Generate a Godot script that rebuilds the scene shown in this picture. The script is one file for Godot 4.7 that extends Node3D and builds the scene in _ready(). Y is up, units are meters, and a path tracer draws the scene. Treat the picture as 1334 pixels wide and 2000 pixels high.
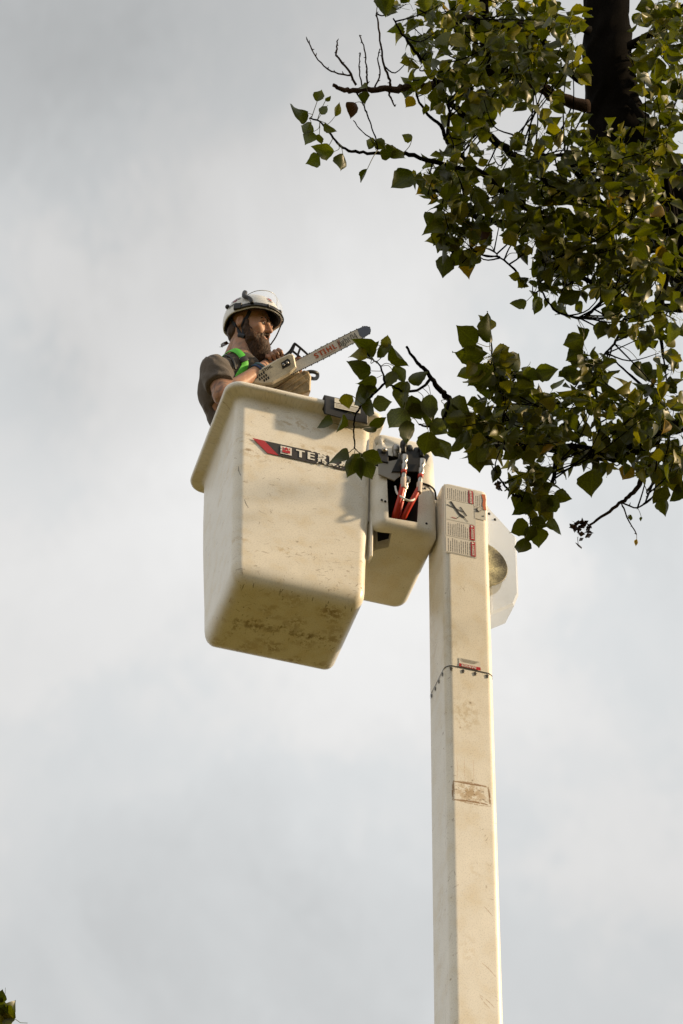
extends Node3D

const PW := 1334.0
const PH := 2000.0
const FOV := 20.0
const PITCH := 45.0
const EYE := Vector3(0, 1.7, 0)
const YAW := 17.2
const LIFT := Vector3(0.3305, 0, -9.771)
const BUCKET := Vector3(-0.925, 10.598, 0.25)      # front left bottom corner of the bucket in the lift's own axes

var rng := RandomNumberGenerator.new()
var noise := FastNoiseLite.new()
var fine := FastNoiseLite.new()
var mats := {}
var lift_basis := Basis(Vector3.UP, deg_to_rad(YAW))

# ---------------------------------------------------------------- mesh builder
class MB:
	var v := PackedVector3Array()
	var uv := PackedVector2Array()
	var c := PackedColorArray()
	var g := PackedInt32Array()
	var ix := PackedInt32Array()
	var group := 0
	func vert(p: Vector3, t := Vector2.ZERO, col := Color.WHITE) -> int:
		v.append(p); uv.append(t); c.append(col); g.append(group)
		return v.size() - 1
	func tri(a: int, b: int, d: int) -> void:
		ix.append(a); ix.append(b); ix.append(d)
	func quad(a: int, b: int, d: int, e: int) -> void:
		ix.append(a); ix.append(b); ix.append(d)
		ix.append(a); ix.append(d); ix.append(e)
	# rings of the same length, joined one after the other; wrap repeats the first point so that uv can run on
	func loft(rings: Array, us: PackedFloat32Array, vs: PackedFloat32Array, wrap := true, cap0 := false, cap1 := false) -> void:
		var n: int = rings[0].size()
		var m := n + (1 if wrap else 0)
		var start := v.size()
		for k in rings.size():
			var r: PackedVector3Array = rings[k]
			for i in m:
				vert(r[i % n], Vector2(us[i] if us.size() > i else float(i) / n, vs[k] if vs.size() > k else float(k)))
		for k in rings.size() - 1:
			for i in m - 1:
				var a := start + k * m + i
				quad(a, a + 1, a + m + 1, a + m)
		for e in [[cap0, 0], [cap1, rings.size() - 1]]:
			if e[0]:
				var r: PackedVector3Array = rings[e[1]]
				var mid := Vector3.ZERO
				for p in r: mid += p
				mid /= n
				var s0: int = start + int(e[1]) * m
				var ci := vert(mid, Vector2(0.5, vs[e[1]] if vs.size() > int(e[1]) else 0.0))
				for i in m - 1:
					if e[1] == 0: tri(ci, s0 + i + 1, s0 + i)
					else: tri(ci, s0 + i, s0 + i + 1)
	func box(lo: Vector3, hi: Vector3, xf := Transform3D.IDENTITY, bev := 0.0) -> void:
		var b := minf(bev, (hi - lo)[(hi - lo).min_axis_index()] * 0.45)
		if b <= 0.0:
			for ax in 3:
				for s in 2:
					group += 1
					var p := [Vector3.ZERO, Vector3.ZERO, Vector3.ZERO, Vector3.ZERO]
					var a1 := (ax + 1) % 3
					var a2 := (ax + 2) % 3
					var q := [[0, 0], [1, 0], [1, 1], [0, 1]]
					var id := []
					for k in 4:
						var w := Vector3.ZERO
						w[ax] = hi[ax] if s == 1 else lo[ax]
						w[a1] = hi[a1] if q[k][0] == 1 else lo[a1]
						w[a2] = hi[a2] if q[k][1] == 1 else lo[a2]
						id.append(vert(xf * w, Vector2(q[k][0], q[k][1])))
					if s == 1: quad(id[0], id[3], id[2], id[1])
					else: quad(id[0], id[1], id[2], id[3])
			group += 1
			return
		var rings := []
		var offs := [[0.0, 1.0], [0.29, 0.29], [1.0, 0.0]]
		var ys := []
		for o in offs: ys.append([lo.y + b * (1.0 - o[1] if false else o[1]), b * o[0]])
		# bottom rounding, then top rounding
		var prof := [[lo.y, b], [lo.y + b * 0.29, b * 0.29], [lo.y + b, 0.0], [hi.y - b, 0.0], [hi.y - b * 0.29, b * 0.29], [hi.y, b]]
		for pr in prof:
			var r := PackedVector3Array()
			var ins: float = pr[1]
			var cs := [[lo.x + b, lo.z + b, PI], [hi.x - b, lo.z + b, 1.5 * PI], [hi.x - b, hi.z - b, 0.0], [lo.x + b, hi.z - b, 0.5 * PI]]
			for q in cs:
				for k in 3:
					var an: float = q[2] + 0.25 * PI * k
					r.append(xf * Vector3(q[0] + cos(an) * (b - ins), pr[0], q[1] + sin(an) * (b - ins)))
			rings.append(r)
		loft(rings, PackedFloat32Array(), PackedFloat32Array(), true, true, true)
		group += 1
	# tapered tube along points
	func tube(pts: PackedVector3Array, rad: PackedFloat32Array, sides := 6, capped := true, knob := 0.0, rnd: RandomNumberGenerator = null) -> void:
		var rings := []
		var side := Vector3.ZERO
		var len := 0.0
		var vs := PackedFloat32Array()
		for i in pts.size():
			var d := (pts[mini(i + 1, pts.size() - 1)] - pts[maxi(i - 1, 0)])
			if d.length() < 1e-7: d = Vector3.UP
			d = d.normalized()
			if i == 0:
				side = d.cross(Vector3(0.31, 0.2, 0.93)).normalized()
				if side.length() < 0.5: side = d.cross(Vector3.RIGHT).normalized()
			else:
				side = (side - d * side.dot(d)).normalized()
				len += pts[i].distance_to(pts[i - 1])
			var up := d.cross(side)
			var r := PackedVector3Array()
			for k in sides:
				var an := TAU * k / sides
				var rr := rad[i]
				if knob > 0.0: rr *= 1.0 + rnd.randf_range(-knob, knob)
				r.append(pts[i] + side * cos(an) * rr + up * sin(an) * rr)
			rings.append(r)
			vs.append(len)
		loft(rings, PackedFloat32Array(), vs, true, capped, capped)
		group += 1
	# a flat outline in x-y, pushed out along z between z0 and z1, edges softened by bev
	func prism(poly: PackedVector2Array, z0: float, z1: float, xf := Transform3D.IDENTITY, bev := 0.0) -> void:
		var n := poly.size()
		var area := 0.0
		for i in n: area += poly[i].cross(poly[(i + 1) % n])
		var o := poly.duplicate()
		if area < 0: o.reverse()
		var ins := o
		if bev > 0.0:
			ins = PackedVector2Array()
			for i in n:
				var e0 := (o[i] - o[(i + n - 1) % n]).normalized()
				var e1 := (o[(i + 1) % n] - o[i]).normalized()
				var nn := (Vector2(-e0.y, e0.x) + Vector2(-e1.y, e1.x))
				ins.append(o[i] + nn.normalized() * bev / maxf(0.5, nn.length() * 0.5))
		var levels := [[o, z0], [o, z1]] if bev <= 0.0 else [[ins, z0], [o, z0 + bev], [o, z1 - bev], [ins, z1]]
		for l in levels.size() - 1:
			for i in n:
				group += 1
				var j := (i + 1) % n
				var p0: Vector2 = levels[l][0][i]
				var p1: Vector2 = levels[l][0][j]
				var p2: Vector2 = levels[l + 1][0][j]
				var p3: Vector2 = levels[l + 1][0][i]
				var a := vert(xf * Vector3(p0.x, p0.y, levels[l][1]))
				var b := vert(xf * Vector3(p1.x, p1.y, levels[l][1]))
				var d := vert(xf * Vector3(p2.x, p2.y, levels[l + 1][1]))
				var e := vert(xf * Vector3(p3.x, p3.y, levels[l + 1][1]))
				quad(a, e, d, b)
		var tr := Geometry2D.triangulate_polygon(ins)
		for s in 2:
			group += 1
			var st := v.size()
			for p in ins: vert(xf * Vector3(p.x, p.y, z1 if s == 1 else z0), Vector2(p.x, p.y))
			for t in range(0, tr.size(), 3):
				var a2 := tr[t]
				var b2 := tr[t + 1]
				var d2 := tr[t + 2]
				var ccw := (ins[b2] - ins[a2]).cross(ins[d2] - ins[a2]) > 0
				if ccw == (s == 1): tri(st + a2, st + d2, st + b2)
				else: tri(st + a2, st + b2, st + d2)
		group += 1
	func lathe(prof: PackedVector2Array, sides: int, xf := Transform3D.IDENTITY) -> void:
		var rings := []
		for p in prof:
			var r := PackedVector3Array()
			for k in sides:
				var an := TAU * k / sides
				r.append(xf * Vector3(cos(an) * maxf(p.x, 1e-5), p.y, sin(an) * maxf(p.x, 1e-5)))
			rings.append(r)
		loft(rings, PackedFloat32Array(), PackedFloat32Array(), true, true, true)
		group += 1
	func append(o: MB, xf: Transform3D) -> void:
		var st := v.size()
		for i in o.v.size():
			v.append(xf * o.v[i]); uv.append(o.uv[i]); c.append(o.c[i]); g.append(group + o.g[i])
		for i in o.ix: ix.append(st + i)
		group += o.group + 1
	func volume() -> float:
		var s := 0.0
		for t in range(0, ix.size(), 3): s += v[ix[t]].dot(v[ix[t + 1]].cross(v[ix[t + 2]]))
		return s
	func normals() -> PackedVector3Array:
		var key := {}
		var slot := PackedInt32Array()
		slot.resize(v.size())
		var sum := PackedVector3Array()
		for i in v.size():
			var k := Vector4i(roundi(v[i].x * 2e4), roundi(v[i].y * 2e4), roundi(v[i].z * 2e4), g[i])
			var s: int = key.get(k, -1)
			if s < 0:
				s = sum.size()
				key[k] = s
				sum.append(Vector3.ZERO)
			slot[i] = s
		for t in range(0, ix.size(), 3):
			var a := v[ix[t]]
			var nn := (v[ix[t + 2]] - a).cross(v[ix[t + 1]] - a)
			sum[slot[ix[t]]] += nn
			sum[slot[ix[t + 1]]] += nn
			sum[slot[ix[t + 2]]] += nn
		var out := PackedVector3Array()
		out.resize(v.size())
		for i in v.size():
			var q := sum[slot[i]]
			out[i] = q.normalized() if q.length() > 1e-20 else Vector3.UP
		return out
	func arrays(auto_flip := false, colors := false) -> Array:
		if auto_flip and volume() > 0.0:
			for t in range(0, ix.size(), 3):
				var w := ix[t + 1]
				ix[t + 1] = ix[t + 2]
				ix[t + 2] = w
		var a := []
		a.resize(Mesh.ARRAY_MAX)
		a[Mesh.ARRAY_VERTEX] = v
		a[Mesh.ARRAY_NORMAL] = normals()
		a[Mesh.ARRAY_TEX_UV] = uv
		if colors: a[Mesh.ARRAY_COLOR] = c
		a[Mesh.ARRAY_INDEX] = ix
		return a
	func mesh(auto_flip := false, colors := false) -> ArrayMesh:
		var m := ArrayMesh.new()
		if ix.size() > 0: m.add_surface_from_arrays(Mesh.PRIMITIVE_TRIANGLES, arrays(auto_flip, colors))
		return m

# ---------------------------------------------------------------- small helpers
func lin(r: float, g: float, b: float) -> Color:
	return Color(r, g, b).linear_to_srgb()

func mat(r: float, g: float, b: float, rough := 0.6, metal := 0.0, spec := 0.5) -> StandardMaterial3D:
	var m := StandardMaterial3D.new()
	m.albedo_color = lin(r, g, b)
	m.roughness = rough
	m.metallic = metal
	m.metallic_specular = spec
	return m

func obj(called: String, m: Mesh, material: Material, parent: Node) -> MeshInstance3D:
	var o := MeshInstance3D.new()
	o.name = called
	o.mesh = m
	if material: o.material_override = material
	parent.add_child(o, true)
	return o

func thing(called: String, label: String, category: String, xf := Transform3D.IDENTITY, group := "") -> Node3D:
	var o := Node3D.new()
	o.name = called
	add_child(o, true)
	o.transform = xf
	tag(o, label, category, group)
	return o

func tag(o: Node, label: String, category := "", group := "", kind := "") -> void:
	if label: o.set_meta("label", label)
	if category: o.set_meta("category", category)
	if group: o.set_meta("group", group)
	if kind: o.set_meta("kind", kind)

# a place that lies `depth` metres in front of the lens, under a point of the photograph
func at(x: float, y: float, depth: float) -> Vector3:
	var f := PH * 0.5 / tan(deg_to_rad(FOV * 0.5))
	var p := deg_to_rad(PITCH)
	return EYE + depth * (Vector3(0, sin(p), -cos(p)) + Vector3.RIGHT * ((x - PW * 0.5) / f) - Vector3(0, cos(p), sin(p)) * ((y - PH * 0.5) / f))

func seen(q: Vector3) -> Vector3:      # photograph x, y and depth of a place
	var f := PH * 0.5 / tan(deg_to_rad(FOV * 0.5))
	var p := deg_to_rad(PITCH)
	var d := q - EYE
	var z := d.dot(Vector3(0, sin(p), -cos(p)))
	return Vector3(PW * 0.5 + f * d.x / z, PH * 0.5 - f * d.dot(Vector3(0, cos(p), sin(p))) / z, z)

func curve(pts: PackedVector3Array, steps := 4) -> PackedVector3Array:
	var out := PackedVector3Array()
	for i in pts.size() - 1:
		var p0 := pts[maxi(i - 1, 0)]
		var p3 := pts[mini(i + 2, pts.size() - 1)]
		for k in steps:
			out.append(pts[i].cubic_interpolate(pts[i + 1], p0, p3, float(k) / steps))
	out.append(pts[pts.size() - 1])
	return out

func taper(n: int, r0: float, r1: float) -> PackedFloat32Array:
	var o := PackedFloat32Array()
	for i in n: o.append(lerpf(r0, r1, float(i) / maxi(1, n - 1)))
	return o

func rrect(x0: float, x1: float, z0: float, z1: float, r: float, y: float, seg := 6) -> PackedVector3Array:
	var o := PackedVector3Array()
	for q in [[x1 - r, z1 - r, 0.0], [x0 + r, z1 - r, 0.5 * PI], [x0 + r, z0 + r, PI], [x1 - r, z0 + r, 1.5 * PI]]:
		for k in seg + 1:
			var an: float = q[2] + 0.5 * PI * k / seg
			o.append(Vector3(q[0] + cos(an) * r, y, q[1] + sin(an) * r))
	return o

func perimeter(r: PackedVector3Array) -> PackedFloat32Array:
	var o := PackedFloat32Array([0.0])
	var s := 0.0
	for i in r.size():
		s += r[i].distance_to(r[(i + 1) % r.size()])
		o.append(s)
	return o

func text(called: String, words: String, height: float, depth: float, material: Material, parent: Node, xf: Transform3D, face := "Droid Sans", weight := 700, italic := false) -> MeshInstance3D:
	var t := TextMesh.new()
	var f := SystemFont.new()
	f.font_names = PackedStringArray([face])
	f.font_weight = weight
	f.font_italic = italic
	t.font = f
	t.text = words
	t.font_size = 32
	t.pixel_size = height / 23.0
	t.depth = depth
	t.curve_step = 2.0
	var o := obj(called, t, material, parent)
	o.transform = xf
	return o

# ---------------------------------------------------------------- computed textures
func canvas(w: int, h: int, base: Color, metres: float, seed_: int, grain := 0.05, cloud := 0.06) -> Image:
	var a := FastNoiseLite.new()
	a.seed = seed_
	a.frequency = 6.0 * metres / w
	a.fractal_octaves = 4
	var b := FastNoiseLite.new()
	b.seed = seed_ + 7
	b.frequency = 0.23
	b.fractal_octaves = 2
	var data := PackedByteArray()
	data.resize(w * h * 3)
	var sb := base.linear_to_srgb()
	var k := 0
	for y in h:
		for x in w:
			var n1 := a.get_noise_2d(x, y)
			var n2 := b.get_noise_2d(x, y)
			var f := 1.0 + n1 * cloud + n2 * grain
			if n2 < -0.42: f -= 0.05
			data[k] = clampi(int(sb.r * f * 255.0), 0, 255)
			data[k + 1] = clampi(int(sb.g * (f - maxf(0.0, -n1) * 0.03) * 255.0), 0, 255)
			data[k + 2] = clampi(int(sb.b * (f - maxf(0.0, -n1) * 0.09) * 255.0), 0, 255)
			k += 3
	return Image.create_from_data(w, h, false, Image.FORMAT_RGB8, data)

func dab(img: Image, x: int, y: int, col: Color, alpha: float) -> void:
	x = posmod(x, img.get_width())
	if y < 0 or y >= img.get_height() or alpha <= 0.0: return
	img.set_pixel(x, y, img.get_pixel(x, y).lerp(col, minf(alpha, 1.0)))

func stroke(img: Image, p: Vector2, q: Vector2, width: float, col: Color, alpha: float, broken := 0.35) -> void:
	var n := maxi(2, int(p.distance_to(q) * 1.3))
	var across := (q - p).orthogonal().normalized()
	var bend := rng.randf_range(-0.06, 0.06) * p.distance_to(q)
	for i in n + 1:
		var t := float(i) / n
		var c := p.lerp(q, t) + across * bend * sin(t * PI)
		if noise.get_noise_2d(c.x * 3.1, c.y * 3.1) < broken - 0.7: continue
		var w := width * sin(clampf(t, 0.04, 0.96) * PI) ** 0.5
		var m := maxi(1, int(ceil(w)))
		for j in range(-m, m + 1):
			var al := clampf(w * 0.5 + 0.5 - absf(j), 0.0, 1.0)
			dab(img, int(c.x + across.x * j), int(c.y + across.y * j), col, alpha * al * rng.randf_range(0.5, 1.0))

func blotch(img: Image, c: Vector2, r: Vector2, col: Color, alpha: float, cut := 0.0) -> void:
	for y in range(int(c.y - r.y), int(c.y + r.y) + 1):
		for x in range(int(c.x - r.x), int(c.x + r.x) + 1):
			var d := Vector2((x - c.x) / r.x, (y - c.y) / r.y).length()
			if d > 1.0: continue
			var n := noise.get_noise_2d(x * 2.3 + 300.0, y * 2.3) + 0.6 * fine.get_noise_2d(x, y)
			var al := clampf((n - cut) * 2.2 + (1.0 - d) * 0.5, 0.0, 1.0) * (1.0 - d * d)
			dab(img, x, y, col, al * alpha)

func wear(img: Image, count: int, area: Rect2, brown: Color, lean := 0.0, longest := 26.0) -> void:
	for i in count:
		var p := area.position + Vector2(rng.randf() * area.size.x, rng.randf() * area.size.y)
		var an := lean + rng.randfn(0.0, 0.55)
		var l := rng.randf_range(3.0, longest) * (0.3 + 0.7 * rng.randf())
		var col := brown.lerp(Color(0.16, 0.12, 0.08), rng.randf() * 0.6)
		if rng.randf() < 0.45:
			stroke(img, p, p + Vector2.from_angle(an) * l, rng.randf_range(0.6, 1.5), col, rng.randf_range(0.18, 0.55))
		elif rng.randf() < 0.6:
			blotch(img, p, Vector2(rng.randf_range(2, 6), rng.randf_range(2, 5)), col, rng.randf_range(0.2, 0.55), 0.05)
		else:
			for k in rng.randi_range(2, 5):
				var q := p + Vector2(rng.randfn(0, 3), rng.randfn(0, 3))
				stroke(img, q, q + Vector2.from_angle(rng.randf() * TAU) * rng.randf_range(2, 8), 0.8, col, rng.randf_range(0.25, 0.6))

func tex(img: Image) -> ImageTexture:
	return ImageTexture.create_from_image(img)

func printed(w: int, h: int, seed_: int, rows: int, red_rows := 0) -> ImageTexture:      # white label with lines of small print
	var r := RandomNumberGenerator.new()
	r.seed = seed_
	var img := Image.create(w, h, false, Image.FORMAT_RGB8)
	img.fill(Color(0.86, 0.85, 0.82))
	var rh := float(h) / (rows + 1)
	for k in rows:
		var y := int(rh * (k + 0.6))
		var x := int(w * 0.06)
		var stop := int(w * r.randf_range(0.7, 0.95))
		while x < stop:
			var l := r.randi_range(3, 11)
			img.fill_rect(Rect2i(x, y, mini(l, stop - x), maxi(1, int(rh * 0.5))), Color(0.7, 0.16, 0.17) if k < red_rows else Color(0.3, 0.3, 0.31))
			x += l + r.randi_range(2, 3)
	for y in h:
		for x in w:
			if fine.get_noise_2d(x * 1.7, y * 1.7 + seed_ * 31.0) > 0.33: dab(img, x, y, Color(0.8, 0.76, 0.68), 0.6)
	return tex(img)

# ---------------------------------------------------------------- the scene
func _ready() -> void:
	rng.seed = 20240
	noise.seed = 5
	noise.frequency = 0.02
	noise.fractal_octaves = 3
	fine.seed = 9
	fine.frequency = 0.17
	var camera := Camera3D.new()
	camera.name = "camera"
	camera.fov = FOV
	camera.near = 0.1
	camera.far = 4000.0
	camera.position = EYE
	camera.rotation_degrees = Vector3(PITCH, 0, 0)
	add_child(camera)
	camera.current = true
	var env := Environment.new()
	env.background_mode = Environment.BG_SKY
	env.sky = Sky.new()
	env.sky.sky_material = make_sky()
	env.tonemap_mode = Environment.TONE_MAPPER_LINEAR
	env.tonemap_exposure = 1.2
	env.sdfgi_enabled = true
	env.ssao_enabled = true
	env.ssil_enabled = true
	var we := WorldEnvironment.new()
	we.name = "environment"
	we.environment = env
	add_child(we)
	var sun := DirectionalLight3D.new()
	sun.name = "sun"
	sun.light_color = Color(1.0, 0.885, 0.715)
	sun.light_energy = 1.6
	sun.light_angular_distance = 2.6
	sun.shadow_enabled = true
	add_child(sun)
	sun.look_at_from_position(sun_from(), Vector3.ZERO, Vector3.UP)

	var ground := MB.new()
	var ga := ground.vert(Vector3(-400, 0, -400), Vector2(0, 0))
	var gb := ground.vert(Vector3(400, 0, -400), Vector2(1, 0))
	var gc := ground.vert(Vector3(400, 0, 400), Vector2(1, 1))
	var gd := ground.vert(Vector3(-400, 0, 400), Vector2(0, 1))
	ground.quad(ga, gb, gc, gd)
	var gm := mat(1, 1, 1, 0.95, 0.0, 0.2)
	gm.albedo_texture = tex(canvas(256, 256, Color(0.112, 0.092, 0.027), 3.0, 41, 0.3, 0.3))
	gm.uv1_triplanar = true
	gm.uv1_world_triplanar = true
	gm.uv1_scale = Vector3.ONE * 0.3
	tag(obj("ground", ground.mesh(), gm, self), "dry yellowish grass ground under the lift and trees", "", "", "structure")

	setup_materials()
	build_lift()
	build_pouch()
	build_person()
	build_saw()
	build_tree()
	build_small_tree()

func sun_from() -> Vector3:
	var e := deg_to_rad(24.0)
	var a := deg_to_rad(1.0)        # from straight right towards the camera
	return Vector3(cos(a) * cos(e), sin(e), sin(a) * cos(e))

func make_sky() -> PanoramaSkyMaterial:
	var w := 2048
	var h := 1024
	var n := FastNoiseLite.new()
	n.seed = 3
	n.frequency = 4.2
	n.fractal_octaves = 5
	n.fractal_gain = 0.45
	n.domain_warp_enabled = true
	n.domain_warp_amplitude = 0.12
	n.domain_warp_frequency = 3.0
	var n2 := FastNoiseLite.new()
	n2.seed = 12
	n2.frequency = 1.5
	n2.fractal_octaves = 3
	var img := Image.create(w, h, false, Image.FORMAT_RGBF)
	var sd := sun_from()
	# cloud patches, plus lens corner darkening put into the sky colour: photograph x, y, width in degrees, strength
	var clouds_and_vignette := []
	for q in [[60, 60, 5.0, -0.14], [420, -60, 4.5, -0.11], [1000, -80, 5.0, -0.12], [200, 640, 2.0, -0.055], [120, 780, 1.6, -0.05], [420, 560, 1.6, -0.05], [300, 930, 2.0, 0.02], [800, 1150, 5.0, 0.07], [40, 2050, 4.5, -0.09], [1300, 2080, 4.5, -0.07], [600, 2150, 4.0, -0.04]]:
		clouds_and_vignette.append([(at(q[0], q[1], 1.0) - EYE).normalized(), cos(deg_to_rad(q[2] * 2.6)), 1.0 / (1.0 - cos(deg_to_rad(q[2]))), q[3]])
	var rows := h / 2
	for y in rows:
		var el := (0.5 - (y + 0.5) / h) * PI
		for x in w:
			var az := ((x + 0.5) / w) * TAU
			var d := Vector3(sin(az) * cos(el), sin(el), -cos(az) * cos(el))
			var q := Vector3(d.x, d.y * 1.5, d.z)
			var c := n.get_noise_3dv(q + Vector3(4.1, 0.7, 2.0))
			var s := n2.get_noise_3dv(q + Vector3(9.0, 3.0, 1.0))
			var lum := 0.630 + c * 0.125 + s * 0.06
			for k in clouds_and_vignette:
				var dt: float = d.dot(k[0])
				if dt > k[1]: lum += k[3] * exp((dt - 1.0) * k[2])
			var blue := clampf(0.75 - lum * 0.9 - c * 0.8, 0.0, 1.0)
			var col := Color(1.0, 0.998, 0.992).lerp(Color(0.93, 0.975, 1.0), smoothstep(0.08, 0.40, blue) * 0.6)
			lum *= 1.0 + 0.35 * pow(maxf(0.0, d.dot(sd)), 14.0)
			img.set_pixel(x, y, Color(col.r * lum, col.g * lum, col.b * lum))
	for y in range(rows, h):
		for x in w: img.set_pixel(x, y, Color(0.15, 0.13, 0.08))
	var m := PanoramaSkyMaterial.new()
	m.panorama = tex(img)
	return m

func cream(t: Texture2D) -> StandardMaterial3D:
	var m := mat(1, 1, 1, 0.36, 0.0, 0.5)
	m.albedo_texture = t
	return m

const PAINT := Color(0.84, 0.80, 0.71)
const SCUFF := Color(0.42, 0.30, 0.17)

func setup_materials() -> void:
	# bucket: walls in the upper part of the picture, floor below
	var b := canvas(1024, 1024, PAINT, 2.4, 51, 0.035, 0.035)
	wear(b, 360, Rect2(0, 0, 1024, 690), SCUFF, 0.1, 24.0)
	for k in 14: blotch(b, Vector2(rng.randf_range(0, 420), rng.randf_range(40, 660)), Vector2(rng.randf_range(20, 60), rng.randf_range(10, 30)), Color(0.72, 0.62, 0.45), 0.4, 0.05)
	wear(b, 70, Rect2(10, 560, 300, 130), SCUFF, 0.3, 26.0)
	for k in 12: stroke(b, Vector2(rng.randf_range(250, 330), rng.randf_range(150, 600)), Vector2(rng.randf_range(250, 330), rng.randf_range(150, 600)).lerp(Vector2(290, 300), 0.8), 0.8, SCUFF, 0.0)
	stroke(b, Vector2(283, 300), Vector2(278, 336), 1.4, Color(0.12, 0.1, 0.09), 0.8)
	stroke(b, Vector2(262, 452), Vector2(270, 425), 1.4, Color(0.12, 0.1, 0.09), 0.8)
	for k in 5: blotch(b, Vector2(262 + k * 1.5, 175 + k * 60), Vector2(9, 8), SCUFF, 0.5, 0.0)
	# floor: old mud and rubbed dirt
	wear(b, 80, Rect2(5, 728, 365, 290), Color(0.3, 0.21, 0.11), 0.25, 30.0)
	for k in 60:
		var x := 62.0 + k * 3.9 + rng.randfn(0, 3)
		var h := rng.randf_range(10, 30) * (0.6 + 0.4 * sin(k * 0.9))
		blotch(b, Vector2(x, 880 + rng.randfn(0, 10)), Vector2(rng.randf_range(5, 12), h), Color(0.34, 0.25, 0.13), rng.randf_range(0.12, 0.3), -0.12)
	for k in 40:
		var p := Vector2(rng.randf_range(60, 310), rng.randf_range(850, 915))
		stroke(b, p, p + Vector2(rng.randf_range(-6, 6), rng.randf_range(-22, 22)), rng.randf_range(1.5, 4.0), Color(0.32, 0.23, 0.12), rng.randf_range(0.12, 0.32))
	for k in 34: blotch(b, Vector2(rng.randf_range(20, 345), rng.randf_range(745, 1005)), Vector2(rng.randf_range(15, 50), rng.randf_range(10, 30)), Color(0.45, 0.33, 0.17), 0.2, -0.15)
	for k in 14:
		var p := Vector2(rng.randf_range(10, 360), 732 + rng.randf_range(0, 24))
		stroke(b, p, p + Vector2(rng.randf_range(-4, 4), rng.randf_range(5, 18)), 1.6, Color(0.2, 0.14, 0.08), 0.7)
	mats.bucket = cream(tex(b))
	# boom: 512 pixels round, 2048 along the top 4.2 m
	var m := canvas(512, 2048, PAINT, 0.93, 77, 0.030, 0.04)
	wear(m, 330, Rect2(0, 0, 512, 2048), SCUFF, 0.7, 36.0)
	for k in 30: blotch(m, Vector2(rng.randf_range(0, 512), rng.randf_range(0, 2048)), Vector2(rng.randf_range(14, 50), rng.randf_range(20, 90)), Color(0.74, 0.66, 0.52), 0.22, 0.0)
	for k in 22:
		var s := Vector2(rng.randf_range(0, 512), rng.randf_range(0, 1900))
		stroke(m, s, s + Vector2(rng.randf_range(-6, 6), rng.randf_range(40, 160)), 1.6, Color(0.62, 0.53, 0.40), 0.3)
	wear(m, 70, Rect2(120, 700, 60, 1340), SCUFF, 1.3, 26.0)
	for k in 9:
		var p := Vector2(rng.randf_range(20, 110), rng.randf_range(950, 1900))
		stroke(m, p, p - Vector2(rng.randf_range(10, 42), -rng.randf_range(10, 40)), 1.2, Color(0.5, 0.34, 0.18), 0.6)
	# the glue frame of a lost plate
	var q := [Vector2(126, 856), Vector2(38, 853), Vector2(32, 900), Vector2(128, 903)]
	for k in 4:
		for j in 5: stroke(m, q[k] + Vector2(rng.randfn(0, 1.5), rng.randfn(0, 1.5)), q[(k + 1) % 4] + Vector2(rng.randfn(0, 1.5), rng.randfn(0, 1.5)), 2.0, Color(0.46, 0.30, 0.14), 0.5)
	blotch(m, Vector2(80, 878), Vector2(52, 28), Color(0.62, 0.47, 0.28), 0.5, -0.3)
	for k in 26:
		var p := Vector2(rng.randf_range(40, 122), rng.randf_range(860, 898))
		stroke(m, p, p + Vector2(rng.randf_range(-7, 7), rng.randf_range(-2, 3)), 1.2, Color(0.24, 0.15, 0.07), 0.7)
	for k in 3: stroke(m, Vector2(118 - k * 22, 790), Vector2(118 - k * 22, 850), 1.0, Color(0.62, 0.42, 0.28), 0.35)
	mats.boom = cream(tex(m))
	var c := canvas(512, 512, PAINT, 1.0, 91, 0.03, 0.04)
	wear(c, 40, Rect2(0, 0, 512, 512), SCUFF, 0.3, 20.0)
	mats.cover = cream(tex(c))
	mats.cover.uv1_triplanar = true
	mats.cover.uv1_scale = Vector3.ONE
	mats.black = mat(0.012, 0.012, 0.013, 0.45)
	mats.rubber = mat(0.02, 0.02, 0.021, 0.7)
	mats.dark = mat(0.03, 0.028, 0.026, 0.75)
	mats.steel = mat(0.40, 0.385, 0.36, 0.36, 1.0)
	mats.dull_steel = mat(0.35, 0.34, 0.33, 0.45, 0.9)
	mats.red = mat(0.55, 0.035, 0.012, 0.42)
	mats.sign_red = mat(0.47, 0.015, 0.025, 0.5)
	mats.white = mat(0.78, 0.77, 0.73, 0.5)
	mats.ink = mat(0.02, 0.02, 0.022, 0.6)
	mats.grey_plate = mat(0.33, 0.31, 0.28, 0.55)

func solid(called: String, mb: MB, material: Material, parent: Node) -> MeshInstance3D:
	return obj(called, mb.mesh(true), material, parent)

# ---------------------------------------------------------------- the bucket lift
func build_lift() -> void:
	var lift := thing("bucket_lift", "cream fibreglass bucket lift raised beside the tree, its boom rising from the ground", "lift", Transform3D(lift_basis, LIFT))
	build_boom(lift)
	build_bucket(lift)
	build_housing(lift)

const BX := 0.0405
const BA := 0.2245
const BD := 0.246
const BTOP := 11.362
func boom_z(y: float) -> float: return 0.3044 + (y - 10.2423) * 0.039

func boom_ring(y: float, inset: float) -> PackedVector3Array:
	var z := boom_z(y)
	return rrect(BX + inset, BX + BA - inset, z - BD + inset, z - inset, maxf(0.034 - inset, 0.003), y, 5)

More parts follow.
